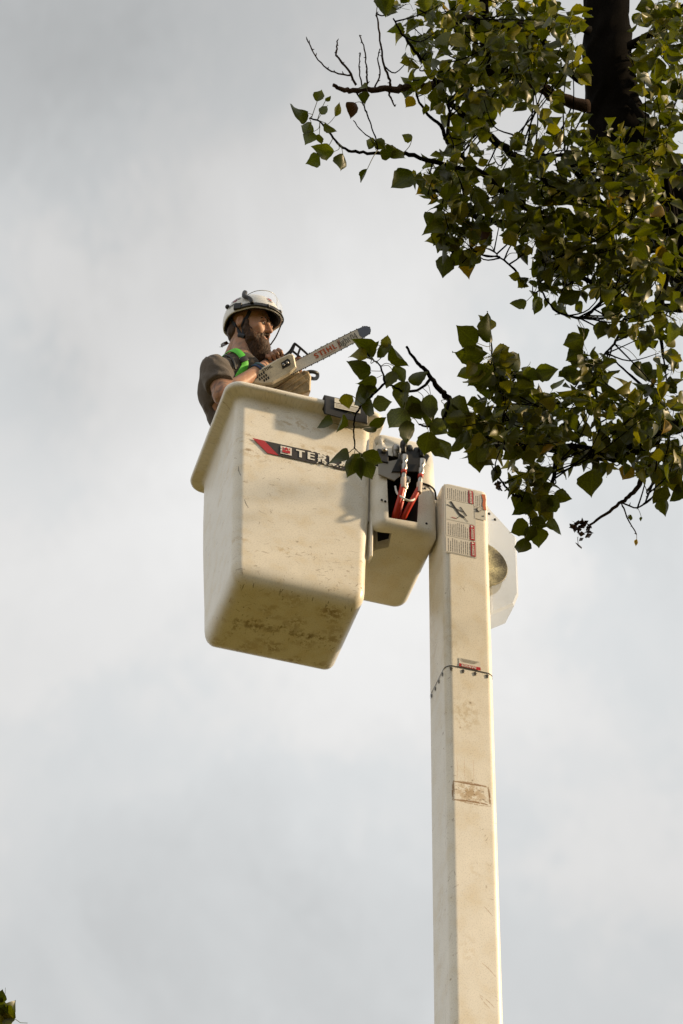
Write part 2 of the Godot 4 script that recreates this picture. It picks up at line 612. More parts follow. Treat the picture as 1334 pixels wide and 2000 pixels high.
func build_boom(lift: Node3D) -> void:
	var mb := MB.new()
	var rings := []
	var vs := PackedFloat32Array()
	var us := PackedFloat32Array()
	for u in perimeter(boom_ring(5.0, 0.0)): us.append(u / 0.883)
	for y in [0.14, 2.0, 4.0, 6.0, 7.0, 8.0, 9.0, 9.5, 10.0, 10.5, 11.0, 11.2]:
		rings.append(boom_ring(y, 0.0)); vs.append((BTOP - y) / 4.2)
	for k in 5:
		var an := 0.5 * PI * (k + 1) / 5.0
		rings.append(boom_ring(BTOP - 0.03 + 0.03 * sin(an), 0.03 * (1.0 - cos(an)))); vs.append(0.004)
	mb.loft(rings, us, vs, true, true, true)
	var boom := solid("boom", mb, mats.boom, lift)
	var base := MB.new()
	base.box(Vector3(-0.16, 0.0, -0.42), Vector3(0.46, 0.14, 0.24), Transform3D.IDENTITY, 0.02)
	solid("base_plate", base, mats.dull_steel, lift)
	# stickers lie on the front face, which leans by 0.039
	var front := Transform3D(Basis(Vector3.RIGHT, atan(0.039)), Vector3.ZERO)
	var stick := func(x0: float, called: String, x1: float, y0: float, y1: float, m: Material, lift_: float, parent: Node) -> MeshInstance3D:
		var s := MB.new()
		var a := s.vert(Vector3(x0, y0, boom_z(y0) + lift_), Vector2(0, 1))
		var b := s.vert(Vector3(x1, y0, boom_z(y0) + lift_), Vector2(0, 0))
		var c := s.vert(Vector3(x1, y1, boom_z(y1) + lift_), Vector2(1, 0))
		var d := s.vert(Vector3(x0, y1, boom_z(y1) + lift_), Vector2(1, 1))
		s.quad(a, d, c, b)
		return obj(called, s.mesh(), m, parent)
	var paper := func(seed_: int, rows: int, reds: int) -> StandardMaterial3D:
		var m := mat(1, 1, 1, 0.45)
		m.albedo_texture = printed(128, 160, seed_, rows, reds)
		return m
	stick.call(BX + 0.004, "sticker_panel", BX + 0.156, 10.912, 11.336, mat(0.66, 0.65, 0.61, 0.5), 0.0012, boom)
	var defs := [[0.010, 0.147, 11.245, 11.330, 13, 0], [0.010, 0.150, 11.016, 11.113, 14, 3], [0.008, 0.152, 10.917, 11.010, 13, 2]]
	for k in defs.size():
		var d: Array = defs[k]
		var st: MeshInstance3D = stick.call(BX + d[0], "warning_sticker", BX + d[1], d[2], d[3], paper.call(100 + k, d[4], d[5]), 0.0022, boom)
		st.set_meta("label", "white warning sticker with a red danger band")
		stick.call(BX + d[1] - 0.024, "danger_band", BX + d[1] - 0.001, d[2] + 0.002, d[3] - 0.002, mats.sign_red, 0.0032, boom)
		var mid: float = (d[2] + d[3]) * 0.5
		text("lettering", "DANGER", 0.0115, 0.0006, mats.white, boom, Transform3D(front.basis * Basis(Vector3.BACK, -PI / 2), Vector3(BX + d[1] - 0.0125, mid - 0.008, boom_z(mid) + 0.0038)))
		var tr := MB.new()
		tr.prism(PackedVector2Array([Vector2(-0.007, -0.006), Vector2(0.007, -0.006), Vector2(0, 0.007)]), 0, 0.0006, Transform3D(front.basis * Basis(Vector3.BACK, -PI / 2), Vector3(BX + d[1] - 0.0125, d[3] - 0.012, boom_z(d[3]) + 0.0036)))
		solid("warning_triangle", tr, mats.white, boom)
	# picture sticker: a lift drawn in black lines
	var pic: MeshInstance3D = stick.call(BX + 0.010, "picture_sticker", BX + 0.147, 11.117, 11.241, mat(0.68, 0.67, 0.62, 0.5), 0.0022, boom)
	pic.set_meta("label", "white sticker with a black line drawing of a lift")
	var line := func(x0: float, y0: float, x1: float, y1: float, w: float, m: Material) -> void:
		var a := Vector2(x0, y0)
		var b := Vector2(x1, y1)
		var n := (b - a).orthogonal().normalized() * w * 0.5
		var mbl := MB.new()
		mbl.prism(PackedVector2Array([a + n, b + n, b - n, a - n]), 0, 0.0006, Transform3D(front.basis, Vector3(BX, 11.17, boom_z(11.17) + 0.0036)))
		solid("drawn_line", mbl, m, boom)
	line.call(0.035, 0.062, 0.075, -0.005, 0.009, mats.ink)
	line.call(0.016, 0.038, 0.095, 0.012, 0.004, mats.ink)
	line.call(0.082, 0.040, 0.112, -0.008, 0.005, mats.ink)
	line.call(0.075, -0.005, 0.100, -0.022, 0.012, mats.ink)
	line.call(0.060, -0.040, 0.085, -0.012, 0.002, mats.ink)
	line.call(0.100, -0.022, 0.118, -0.044, 0.002, mats.ink)
	line.call(0.038, -0.036, 0.062, -0.038, 0.003, mats.sign_red)
	# worn second column
	var old: MeshInstance3D = stick.call(BX + 0.150, "warning_sticker", BX + 0.208, 11.235, 11.325, paper.call(140, 6, 1), 0.0022, boom)
	old.set_meta("label", "faded warning sticker with an orange red smear")
	var smear := MB.new()
	smear.prism(PackedVector2Array([Vector2(-0.01, 0.045), Vector2(0.006, 0.05), Vector2(0.012, 0.02), Vector2(0.009, -0.02), Vector2(0.013, -0.05), Vector2(0.0, -0.052), Vector2(-0.006, -0.02), Vector2(-0.002, 0.01)]), 0, 0.0006, Transform3D(front.basis, Vector3(BX + 0.197, 11.275, boom_z(11.275) + 0.0034)))
	solid("orange_smear", smear, mat(0.6, 0.17, 0.07, 0.6), boom)
	var old2: MeshInstance3D = stick.call(BX + 0.151, "picture_sticker", BX + 0.206, 11.160, 11.232, mat(0.63, 0.61, 0.55, 0.5), 0.0022, boom)
	old2.set_meta("label", "white sticker with a small black drawing")
	line.call(0.158, 0.052, 0.172, 0.034, 0.006, mats.ink)
	line.call(0.165, 0.058, 0.160, 0.030, 0.004, mats.ink)
	line.call(0.172, 0.034, 0.195, 0.060, 0.003, mats.grey_plate)
	line.call(0.190, 0.015, 0.197, 0.013, 0.006, mats.ink)
	# small sticker set upside down above the arrow line
	var sm: MeshInstance3D = stick.call(BX + 0.060, "warning_sticker", BX + 0.160, 10.262, 10.300, mat(0.72, 0.70, 0.64, 0.5), 0.0022, boom)
	sm.set_meta("label", "small white sticker with upside down danger lettering")
	for k in 3: line.call(0.068 + 0.004 * k, -0.877 - k * 0.0065, 0.152 - 0.009 * k, -0.877 - k * 0.0065, 0.002, mats.grey_plate)
	stick.call(BX + 0.060, "danger_band", BX + 0.160, 10.249, 10.266, mats.sign_red, 0.0032, boom)
	text("lettering", "DANGER", 0.0125, 0.0006, mats.white, boom, Transform3D(front.basis * Basis(Vector3.BACK, PI), Vector3(BX + 0.105, 10.2575, boom_z(10.2575) + 0.0038)))
	# line and arrows round the boom
	var ring := MB.new()
	var lo := PackedVector3Array()
	var hi := PackedVector3Array()
	for p in [[10.2415, lo], [10.2465, hi]]:
		var z := boom_z(p[0])
		p[1].append_array(rrect(BX - 0.002, BX + BA + 0.002, z - BD - 0.002, z + 0.002, 0.036, p[0], 6))
	ring.loft([lo, hi], PackedFloat32Array(), PackedFloat32Array())
	obj("marking_line", ring.mesh(true), mats.ink, boom)
	var arrow := PackedVector2Array([Vector2(-0.0045, -0.011), Vector2(0.0045, -0.011), Vector2(0.0045, 0.001), Vector2(0.009, 0.001), Vector2(0, 0.011), Vector2(-0.009, 0.001), Vector2(-0.0045, 0.001)])
	for k in 4:
		var am := MB.new()
		am.prism(arrow, 0, 0.0008, Transform3D(front.basis, Vector3(BX + 0.022 + 0.056 * k, 10.226, boom_z(10.226) + 0.002)))
		solid("arrow_mark", am, mats.ink, boom)
	for k in 4:
		var am := MB.new()
		am.prism(arrow, 0, 0.0008, Transform3D(Basis(Vector3.UP, -PI / 2), Vector3(BX - 0.002, 10.226, boom_z(10.226) - 0.045 - 0.05 * k)))
		solid("arrow_mark", am, mats.ink, boom)
	# clear cover over the sheave on the far side
	var cov := MB.new()
	var outline := PackedVector2Array([Vector2(0.268, 11.275), Vector2(0.300, 11.232), Vector2(0.345, 11.180), Vector2(0.416, 11.090), Vector2(0.410, 10.724), Vector2(0.386, 10.652), Vector2(0.268, 10.560)])
	cov.prism(outline, 0.15, 0.295, Transform3D(Basis.IDENTITY, Vector3(0, 0.06, 0)), 0.012)
	var cm := StandardMaterial3D.new()
	cm.albedo_color = Color(0.95, 0.97, 0.99, 0.5)
	cm.transparency = BaseMaterial3D.TRANSPARENCY_ALPHA
	cm.roughness = 0.16
	var cover := solid("clear_cover", cov, cm, lift)
	cover.set_meta("label", "cloudy clear plastic cover bolted to the side of the boom")
	for p in [Vector2(0.282, 11.20), Vector2(0.31, 11.17)]:
		var bolt := MB.new()
		bolt.lathe(PackedVector2Array([Vector2(0.007, 0), Vector2(0.007, 0.004), Vector2(0.004, 0.007), Vector2(0, 0.0075)]), 8, Transform3D(Basis(Vector3.RIGHT, PI / 2), Vector3(p.x, p.y + 0.06, 0.294)))
		solid("bolt", bolt, mats.black, cover)
	var sheave := MB.new()
	sheave.lathe(PackedVector2Array([Vector2(0, -0.05), Vector2(0.135, -0.05), Vector2(0.142, -0.035), Vector2(0.128, -0.02), Vector2(0.128, 0.02), Vector2(0.142, 0.030), Vector2(0.142, 0.040), Vector2(0.138, 0.044), Vector2(0, 0.046)]), 36, Transform3D(Basis(Vector3.RIGHT, PI / 2), Vector3(0.218, 10.925, 0.256)))
	var sm2 := mat(1, 1, 1, 0.5)
	sm2.albedo_texture = tex(canvas(256, 256, Color(0.27, 0.25, 0.16), 0.6, 131, 0.3, 0.9))
	sm2.uv1_triplanar = true
	sm2.uv1_scale = Vector3.ONE * 1.6
	solid("sheave", sheave, sm2, lift)

func bucket_ring(y: float, out: float) -> PackedVector3Array:
	var t := y / 1.15
	return rrect(-0.02 * t - out, 0.62 + 0.025 * t + out, -0.52 - 0.08 * t - out, 0.028 * t + out, maxf(0.046 + (out * 0.5 if out > 0.0 else out * 0.6), 0.004), y, 7)

func build_bucket(lift: Node3D) -> void:
	var mb := MB.new()
	var us := PackedFloat32Array()
	var per := perimeter(bucket_ring(0.6, 0.0))
	for u in per: us.append(u / per[per.size() - 1])
	var prof := [[-0.024, -0.030], [-0.012, -0.018], [0.006, -0.008], [0.030, -0.002], [0.062, 0.0], [0.2, 0.0], [0.4, 0.003], [0.6, 0.005], [0.8, 0.004], [0.95, 0.001], [1.05, 0.0], [1.085, 0.0005], [1.098, 0.005], [1.104, 0.017], [1.1075, 0.034]]
	var rings := []
	var vs := PackedFloat32Array()
	for p in prof:
		rings.append(bucket_ring(p[0], p[1])); vs.append(0.67 * (1.0 - p[0] / 1.15))
	mb.loft(rings, us, vs)
	# floor
	var fr := []
	for p in [[-0.024, -0.030], [-0.032, -0.046], [-0.0365, -0.068], [-0.038, -0.10], [-0.038, -0.17], [-0.038, -0.24]]:
		fr.append(bucket_ring(p[0], p[1]))
	var st := mb.v.size()
	var n: int = fr[0].size()
	for r in fr:
		for p in r: mb.vert(p, Vector2(0.012 + 0.34 * p.x / 0.62, 0.71 + 0.28 * -p.z / 0.52))
	for k in fr.size() - 1:
		for i in n:
			var j := (i + 1) % n
			mb.quad(st + (k + 1) * n + i, st + (k + 1) * n + j, st + k * n + j, st + k * n + i)
	var ce := mb.vert(Vector3(0.31, -0.038, -0.26), Vector2(0.18, 0.85))
	for i in n: mb.tri(ce, st + (fr.size() - 1) * n + (i + 1) % n, st + (fr.size() - 1) * n + i)
	# inside
	var ins := []
	var vi := PackedFloat32Array()
	for p in [[1.130, -0.014], [1.10, -0.016], [0.8, -0.016], [0.4, -0.016], [0.14, -0.018], [0.11, -0.03], [0.10, -0.05]]:
		ins.append(bucket_ring(p[0], p[1])); vi.append(0.67 * (1.0 - p[0] / 1.15))
	mb.loft(ins, us, vi, true, false, true)
	var bucket := obj("bucket", mb.mesh(), mats.bucket, lift)
	bucket.position = BUCKET
	# rim: a rolled lip
	var rim := MB.new()
	var rr := []
	var vr := PackedFloat32Array()
	for p in [[1.1075, 0.034], [1.109, 0.050], [1.117, 0.0575], [1.128, 0.060], [1.140, 0.058], [1.149, 0.048], [1.152, 0.030], [1.152, 0.0], [1.149, -0.009], [1.142, -0.013], [1.130, -0.014]]:
		rr.append(bucket_ring(p[0], p[1])); vr.append(0.67 * (1.0 - p[0] / 1.15))
	rim.loft(rr, us, vr)
	obj("rim", rim.mesh(), mats.bucket, bucket)
	# logo stripe on the front wall, which leans outward
	var lean := 0.0245
	var plane := Transform3D(Basis(Vector3.RIGHT, atan(lean)), Vector3(0, 0.80, lean * 0.80 + 0.0075))
	var red := MB.new()
	red.prism(PackedVector2Array([Vector2(0.062, 0.036), Vector2(0.118, 0.036), Vector2(0.190, -0.040), Vector2(0.136, -0.040)]), 0, 0.0008, plane)
	solid("logo_flash", red, mat(0.42, 0.022, 0.03, 0.5), bucket)
	var ch := PackedVector2Array([Vector2(0.1195, 0.036)])
	var edge := [[0.34, 0.036], [0.352, 0.030], [0.36, 0.036], [0.385, 0.034], [0.394, 0.020], [0.402, 0.031], [0.415, 0.024], [0.425, 0.033], [0.44, 0.020], [0.47, 0.018], [0.52, 0.012], [0.565, 0.010], [0.585, -0.014], [0.56, -0.036], [0.50, -0.040], [0.455, -0.040], [0.445, -0.030], [0.43, -0.036], [0.415, -0.027], [0.40, -0.035], [0.39, -0.028], [0.372, -0.040]]
	for e in edge: ch.append(Vector2(e[0], e[1]))
	ch.append(Vector2(0.1915, -0.040))
	var stripe := MB.new()
	stripe.prism(ch, 0, 0.0008, plane)
	solid("logo_stripe", stripe, mat(0.035, 0.03, 0.03, 0.55), bucket)
	var up := Transform3D(plane.basis, plane.origin + plane.basis * Vector3(0, 0, 0.0032))
	var em := MB.new()
	em.prism(PackedVector2Array([Vector2(0.197, 0.024), Vector2(0.251, 0.024), Vector2(0.251, -0.026), Vector2(0.197, -0.026)]), 0, 0.0006, up)
	solid("emblem_square", em, mats.white, bucket)
	var er := Transform3D(plane.basis, plane.origin + plane.basis * Vector3(0.224, -0.001, 0.0064))
	var eshape := [[Vector2(-0.019, 0.018), Vector2(-0.019, 0.004), Vector2(-0.010, 0.011)], [Vector2(0.019, 0.018), Vector2(0.019, 0.004), Vector2(0.010, 0.011)], [Vector2(-0.011, 0.0105), Vector2(0, 0.019), Vector2(0.011, 0.0105), Vector2(0, 0.002)], [Vector2(-0.019, 0.000), Vector2(-0.005, 0.000), Vector2(0, -0.004), Vector2(0.005, 0.000), Vector2(0.019, 0.000), Vector2(0.019, -0.017), Vector2(-0.019, -0.017)]]
	for s in eshape:
		var e2 := MB.new()
		e2.prism(PackedVector2Array(s), 0, 0.0006, er)
		solid("emblem_mark", e2, mats.sign_red, bucket)
	var letters := "TEREX"
	var xs := [0.293, 0.344, 0.397, 0.449, 0.503]
	for k in 5:
		var sc := Basis.from_scale(Vector3(1.32, 1, 1))
		text("letter", letters[k], 0.046, 0.0006, mats.white, bucket, Transform3D(up.basis * sc, up.origin + up.basis * Vector3(xs[k], -0.001, 0)))
	# flakes where the print has worn off
	for k in 26:
		var fl := MB.new()
		var pc := Vector2(rng.randf_range(0.375, 0.45), rng.randf_range(-0.038, 0.036))
		if k > 15: pc = Vector2(rng.randf_range(0.45, 0.58), rng.randf_range(-0.036, 0.012))
		var pl := PackedVector2Array()
		var sz := rng.randf_range(0.002, 0.0055)
		for j in 6: pl.append(pc + Vector2.from_angle(TAU * j / 6.0) * Vector2(1.5, 1.0) * sz * rng.randf_range(0.5, 1.3))
		fl.prism(pl, 0.0, 0.0006, Transform3D(up.basis, up.origin + up.basis * Vector3(0, 0, 0.002)))
		solid("worn_flake", fl, mats.cover if k % 3 else mats.white, bucket)
	# mounting rail on the wall next to the boom
	var rail := MB.new()
	rail.box(Vector3(0.628, 0.28, -0.05), Vector3(0.642, 0.58, 0.004), Transform3D(Basis(Vector3.BACK, -0.02), Vector3(0.003, 0, 0)), 0.006)
	solid("mounting_rail", rail, mats.cover, bucket)

func build_housing(lift: Node3D) -> void:
	# closed shell, cut open by booleans
	var mb := MB.new()
	var rings := []
	for p in [[11.034, 0.045], [11.037, 0.028], [11.046, 0.013], [11.06, 0.003], [11.08, 0.0], [11.3, 0.0], [11.55, 0.002], [11.63, 0.008], [11.655, 0.022], [11.665, 0.045]]:
		rings.append(rrect(-0.282 + p[1], 0.034 - p[1], -0.235 + p[1], 0.30 - p[1], 0.062 - p[1] * 0.8, p[0], 6))
	mb.loft(rings, PackedFloat32Array(), PackedFloat32Array(), true, true, true)
	var tree := CSGCombiner3D.new()
	tree.name = "housing"
	lift.add_child(tree)
	var shell := CSGMesh3D.new()
	shell.name = "shell"
	shell.mesh = mb.mesh(true)
	shell.material = mats.cover
	tree.add_child(shell)
	var cut := func(poly: Array, z0: float, z1: float, m: Material) -> void:
		var c := CSGPolygon3D.new()
		c.name = "opening"
		c.polygon = PackedVector2Array(poly)
		c.depth = z1 - z0
		c.operation = CSGShape3D.OPERATION_SUBTRACTION
		c.position.z = z1
		c.material = m
		tree.add_child(c, true)
	cut.call([Vector2(-0.213, 11.085), Vector2(-0.075, 11.096), Vector2(-0.05, 11.50), Vector2(-0.262, 11.50), Vector2(-0.262, 11.425), Vector2(-0.219, 11.40)], 0.09, 0.34, mats.dark)
	cut.call([Vector2(-0.30, 11.515), Vector2(-0.055, 11.515), Vector2(-0.055, 11.70), Vector2(-0.30, 11.70)], -0.26, 0.262, mats.cover)
	for x in [-0.255, -0.226]:
		var h := CSGCylinder3D.new()
		h.name = "hole"
		h.radius = 0.008
		h.height = 0.2
		h.sides = 12
		h.operation = CSGShape3D.OPERATION_SUBTRACTION
		h.rotation.x = PI / 4
		h.position = Vector3(x, 11.585, 0.285)
		h.material = mats.cover
		tree.add_child(h, true)
	# notch in the underside towards the bucket
	var nb := CSGPolygon3D.new()
	nb.name = "notch"
	nb.polygon = PackedVector2Array([Vector2(-0.30, 0.235), Vector2(-0.185, 0.255), Vector2(-0.170, 0.165), Vector2(-0.222, 0.13), Vector2(-0.30, -0.02)])
	nb.depth = 0.42
	nb.operation = CSGShape3D.OPERATION_SUBTRACTION
	nb.rotation.x = PI / 2
	nb.position.y = 11.0
	nb.scale.y = 1.0
	nb.material = mats.cover
	nb.transform = Transform3D(Basis(Vector3(1, 0, 0), Vector3(0, 0, 1), Vector3(0, -1, 0)), Vector3(0, 11.02, 0))
	tree.add_child(nb)
	# what hangs in the recess
	var plate := MB.new()
	plate.prism(PackedVector2Array([Vector2(-0.150, 11.527), Vector2(-0.024, 11.530), Vector2(-0.016, 11.52), Vector2(-0.050, 11.415), Vector2(-0.20, 11.375)]), 0.0, 0.008, Transform3D(Basis(Vector3.RIGHT, 0.12), Vector3(0, 11.45 - 11.45 * cos(0.12), 0.318 - 11.45 * sin(0.12))), 0.002)
	solid("hose_bracket", plate, mats.black, lift)
	var ctl := MB.new()
	ctl.box(Vector3(-0.268, 11.428, 0.20), Vector3(-0.214, 11.512, 0.318), Transform3D.IDENTITY, 0.005)
	var cb := solid("control_block", ctl, mats.black, lift)
	var kn := MB.new()
	kn.lathe(PackedVector2Array([Vector2(0, 0), Vector2(0.013, 0.0), Vector2(0.014, 0.012), Vector2(0.008, 0.02), Vector2(0.0, 0.021)]), 12, Transform3D(Basis(Vector3.RIGHT, PI / 2), Vector3(-0.237, 11.498, 0.317)))
	solid("knob", kn, mats.steel, cb)
	var gp := MB.new()
	gp.prism(PackedVector2Array([Vector2(-0.262, 11.42), Vector2(-0.165, 11.475), Vector2(-0.155, 11.37), Vector2(-0.185, 11.325), Vector2(-0.262, 11.345)]), 0.303, 0.311, Transform3D.IDENTITY, 0.002)
	solid("side_plate", gp, mats.grey_plate, lift)
	var hose := func(pts: Array, called: String, r: float, m: Material, parent: Node) -> MeshInstance3D:
		var t := MB.new()
		var c := curve(PackedVector3Array(pts), 5)
		t.tube(c, taper(c.size(), r, r), 9)
		return solid(called, t, m, parent)
	var h1: MeshInstance3D = hose.call([Vector3(-0.172, 11.088, 0.22), Vector3(-0.176, 11.13, 0.285), Vector3(-0.166, 11.20, 0.33), Vector3(-0.154, 11.28, 0.345)], "hose", 0.0135, mats.red, lift)
	var h2: MeshInstance3D = hose.call([Vector3(-0.132, 11.092, 0.22), Vector3(-0.132, 11.13, 0.285), Vector3(-0.105, 11.20, 0.335), Vector3(-0.078, 11.27, 0.348)], "hose", 0.0135, mats.red, lift)
	var h3: MeshInstance3D = hose.call([Vector3(-0.155, 11.088, 0.20), Vector3(-0.152, 11.14, 0.25), Vector3(-0.146, 11.22, 0.29)], "hose", 0.0125, mats.red, lift)
	var fit := func(parent: Node, path: Array, mid_red: bool) -> void:
		var a: Vector3 = path[0]
		var b: Vector3 = path[1]
		var d := (b - a)
		var bs := Basis(Quaternion(Vector3.UP, d.normalized()))
		var l := d.length()
		var f := MB.new()
		f.lathe(PackedVector2Array([Vector2(0, 0), Vector2(0.0124, 0), Vector2(0.0124, l * 0.30), Vector2(0.0108, l * 0.32), Vector2(0.0108, l * 0.5), Vector2(0.0152, l * 0.52), Vector2(0.0152, l * 0.66), Vector2(0.0112, l * 0.68), Vector2(0.0112, l * 0.78), Vector2(0.0160, l * 0.8), Vector2(0.0160, l * 0.98), Vector2(0, l)]), 8, Transform3D(bs, a))
		solid("fitting", f, mats.steel, parent)
		if mid_red:
			var rb := MB.new()
			rb.lathe(PackedVector2Array([Vector2(0.0, l * 0.36), Vector2(0.0135, l * 0.36), Vector2(0.0135, l * 0.46), Vector2(0, l * 0.46)]), 10, Transform3D(bs, a))
			solid("red_band", rb, mats.red, parent)
			var wb := MB.new()
			wb.lathe(PackedVector2Array([Vector2(0.0, -0.03), Vector2(0.0138, -0.03), Vector2(0.0138, 0.035), Vector2(0, 0.035)]), 10, Transform3D(bs, a))
			solid("white_sleeve", wb, mat(0.6, 0.5, 0.44, 0.5), parent)
	fit.call(h1, [Vector3(-0.154, 11.28, 0.345), Vector3(-0.144, 11.47, 0.347)], true)
	fit.call(h2, [Vector3(-0.078, 11.27, 0.348), Vector3(-0.058, 11.465, 0.350)], true)
	fit.call(h3, [Vector3(-0.146, 11.22, 0.29), Vector3(-0.122, 11.36, 0.315)], false)
	for p in [[-0.145, 0.335], [-0.056, 0.335], [-0.115, 0.32], [-0.076, 0.315], [-0.175, 0.305]]:
		var cp := MB.new()
		var yy: float = 11.525 if p[1] > 0.33 else 11.515
		cp.lathe(PackedVector2Array([Vector2(0, -0.02), Vector2(0.013, -0.02), Vector2(0.013, 0.01), Vector2(0.019, 0.012), Vector2(0.019, 0.032), Vector2(0.014, 0.045), Vector2(0, 0.046)]), 8, Transform3D(Basis(Vector3.RIGHT, 0.2), Vector3(p[0], yy, p[1])))
		solid("hose_cap", cp, mats.black if p[1] > 0.31 else mats.dull_steel, lift)
	hose.call([Vector3(-0.178, 11.30, 0.30), Vector3(-0.176, 11.235, 0.32), Vector3(-0.160, 11.18, 0.352), Vector3(-0.135, 11.163, 0.358), Vector3(-0.11, 11.18, 0.352), Vector3(-0.095, 11.215, 0.335)], "loop_tube", 0.005, mats.white, lift)
	hose.call([Vector3(-0.05, 11.36, 0.301), Vector3(-0.01, 11.352, 0.302), Vector3(0.018, 11.335, 0.293), Vector3(0.034, 11.31, 0.262)], "seam_cord", 0.0045, mats.black, lift)
	for p in [[-0.245, 11.19], [-0.228, 11.186], [-0.032, 11.33], [-0.03, 11.10], [-0.245, 11.375]]:
		var bl := MB.new()
		bl.lathe(PackedVector2Array([Vector2(0, 0), Vector2(0.0065, 0), Vector2(0.005, 0.004), Vector2(0, 0.0045)]), 8, Transform3D(Basis(Vector3.RIGHT, PI / 2), Vector3(p[0], p[1], 0.2995)))
		solid("bolt", bl, mats.black, lift)
	var arm := MB.new()
	arm.box(Vector3(-0.30, 11.10, -0.18), Vector3(-0.255, 11.50, 0.235), Transform3D.IDENTITY, 0.008)
	solid("bucket_mount", arm, mats.grey_plate, lift)
	var link := MB.new()
	link.box(Vector3(0.02, 11.13, 0.08), Vector3(0.06, 11.29, 0.22), Transform3D.IDENTITY, 0.006)
	solid("boom_pivot", link, mats.grey_plate, lift)

func build_pouch() -> void:
	# black cover hung over the bucket's front rim
	var o := lift_basis * (BUCKET + Vector3(0.39, 1.04, 0.10)) + LIFT
	var t := thing("rim_pouch", "black vinyl pouch with a white label hung over the bucket rim", "pouch", Transform3D(lift_basis, o))
	var mb := MB.new()
	# side outline in z-y: down the front, over the rim and down the inside
	var sec := [Vector2(-0.012, 0.0), Vector2(-0.002, -0.004), Vector2(0.0, 0.06), Vector2(-0.002, 0.115), Vector2(-0.012, 0.133), Vector2(-0.03, 0.139), Vector2(-0.08, 0.134), Vector2(-0.118, 0.127), Vector2(-0.124, 0.10), Vector2(-0.123, 0.02), Vector2(-0.117, 0.02), Vector2(-0.116, 0.09), Vector2(-0.11, 0.118), Vector2(-0.03, 0.129), Vector2(-0.017, 0.126), Vector2(-0.009, 0.11)]
	var rings := []
	for x in [0.0, 0.004, 0.10, 0.205, 0.209]:
		var r := PackedVector3Array()
		for s in sec:
			var sag := 0.004 * sin(x * 40.0) if s.x > -0.01 else 0.0
			r.append(Vector3(x, s.y - x * 0.03 * (1.0 if s.y < 0.05 else 0.0), s.x + sag))
		rings.append(r)
	mb.loft(rings, PackedFloat32Array(), PackedFloat32Array(), true, true, true)
	solid("flap", mb, mat(0.016, 0.016, 0.017, 0.55), t)
	for k in 2:
		var lb := MB.new()
		var y0 := 0.078 - 0.036 * k
		lb.prism(PackedVector2Array([Vector2(0.045, y0), Vector2(0.172, y0), Vector2(0.172, y0 + 0.031), Vector2(0.045, y0 + 0.031)]), 0.0045, 0.0056)
		var m := mat(1, 1, 1, 0.5)
		m.albedo_color = lin(0.72, 0.70, 0.62)
		solid("label_strip", lb, m, t)
		for j in (1 if k == 0 else 3):
			var ln := MB.new()
			var yy := y0 + (0.014 if k == 0 else 0.006 + 0.008 * j)
			ln.box(Vector3(0.085 if k == 0 else 0.05, yy, 0.0057), Vector3(0.125 if k == 0 else 0.165, yy + (0.006 if k == 0 else 0.003), 0.0062))
			solid("printed_line", ln, mats.ink if k == 0 else mats.grey_plate, t)

# ---------------------------------------------------------------- bodies from distance fields
# a primitive is [kind, a, b, ra, rb, k, sign]: 0 = tapered capsule a-b, 1 = ellipsoid with centre a and half axes b
func cap(a: Vector3, b: Vector3, ra: float, rb: float, k := 0.02) -> Array: return [0, a, b, ra, rb, k, 1]
func ell(a: Vector3, b: Vector3, k := 0.02, sgn := 1) -> Array: return [1, a, b, 0.0, 0.0, k, sgn]

func field(p: Vector3, prims: Array) -> float:
	var d := 10.0
	for q: Array in prims:
		var e: float
		var a: Vector3 = q[1]
		var b: Vector3 = q[2]
		if q[0] == 0:
			var ab := b - a
			var t := clampf((p - a).dot(ab) / maxf(ab.length_squared(), 1e-9), 0.0, 1.0)
			e = p.distance_to(a + ab * t) - lerpf(q[3], q[4], t)
		else:
			var w := (p - a)
			var k0 := (w / b).length()
			var k1 := (w / (b * b)).length()
			e = k0 * (k0 - 1.0) / k1 if k1 > 1e-6 else -b[b.min_axis_index()]
		var k: float = q[5]
		if q[6] > 0:
			var h := clampf(0.5 + 0.5 * (d - e) / k, 0.0, 1.0)
			d = lerpf(d, e, h) - k * h * (1.0 - h)
		else:
			var h2 := clampf(0.5 - 0.5 * (d + e) / k, 0.0, 1.0)
			d = lerpf(d, -e, h2) + k * h2 * (1.0 - h2)
	return d

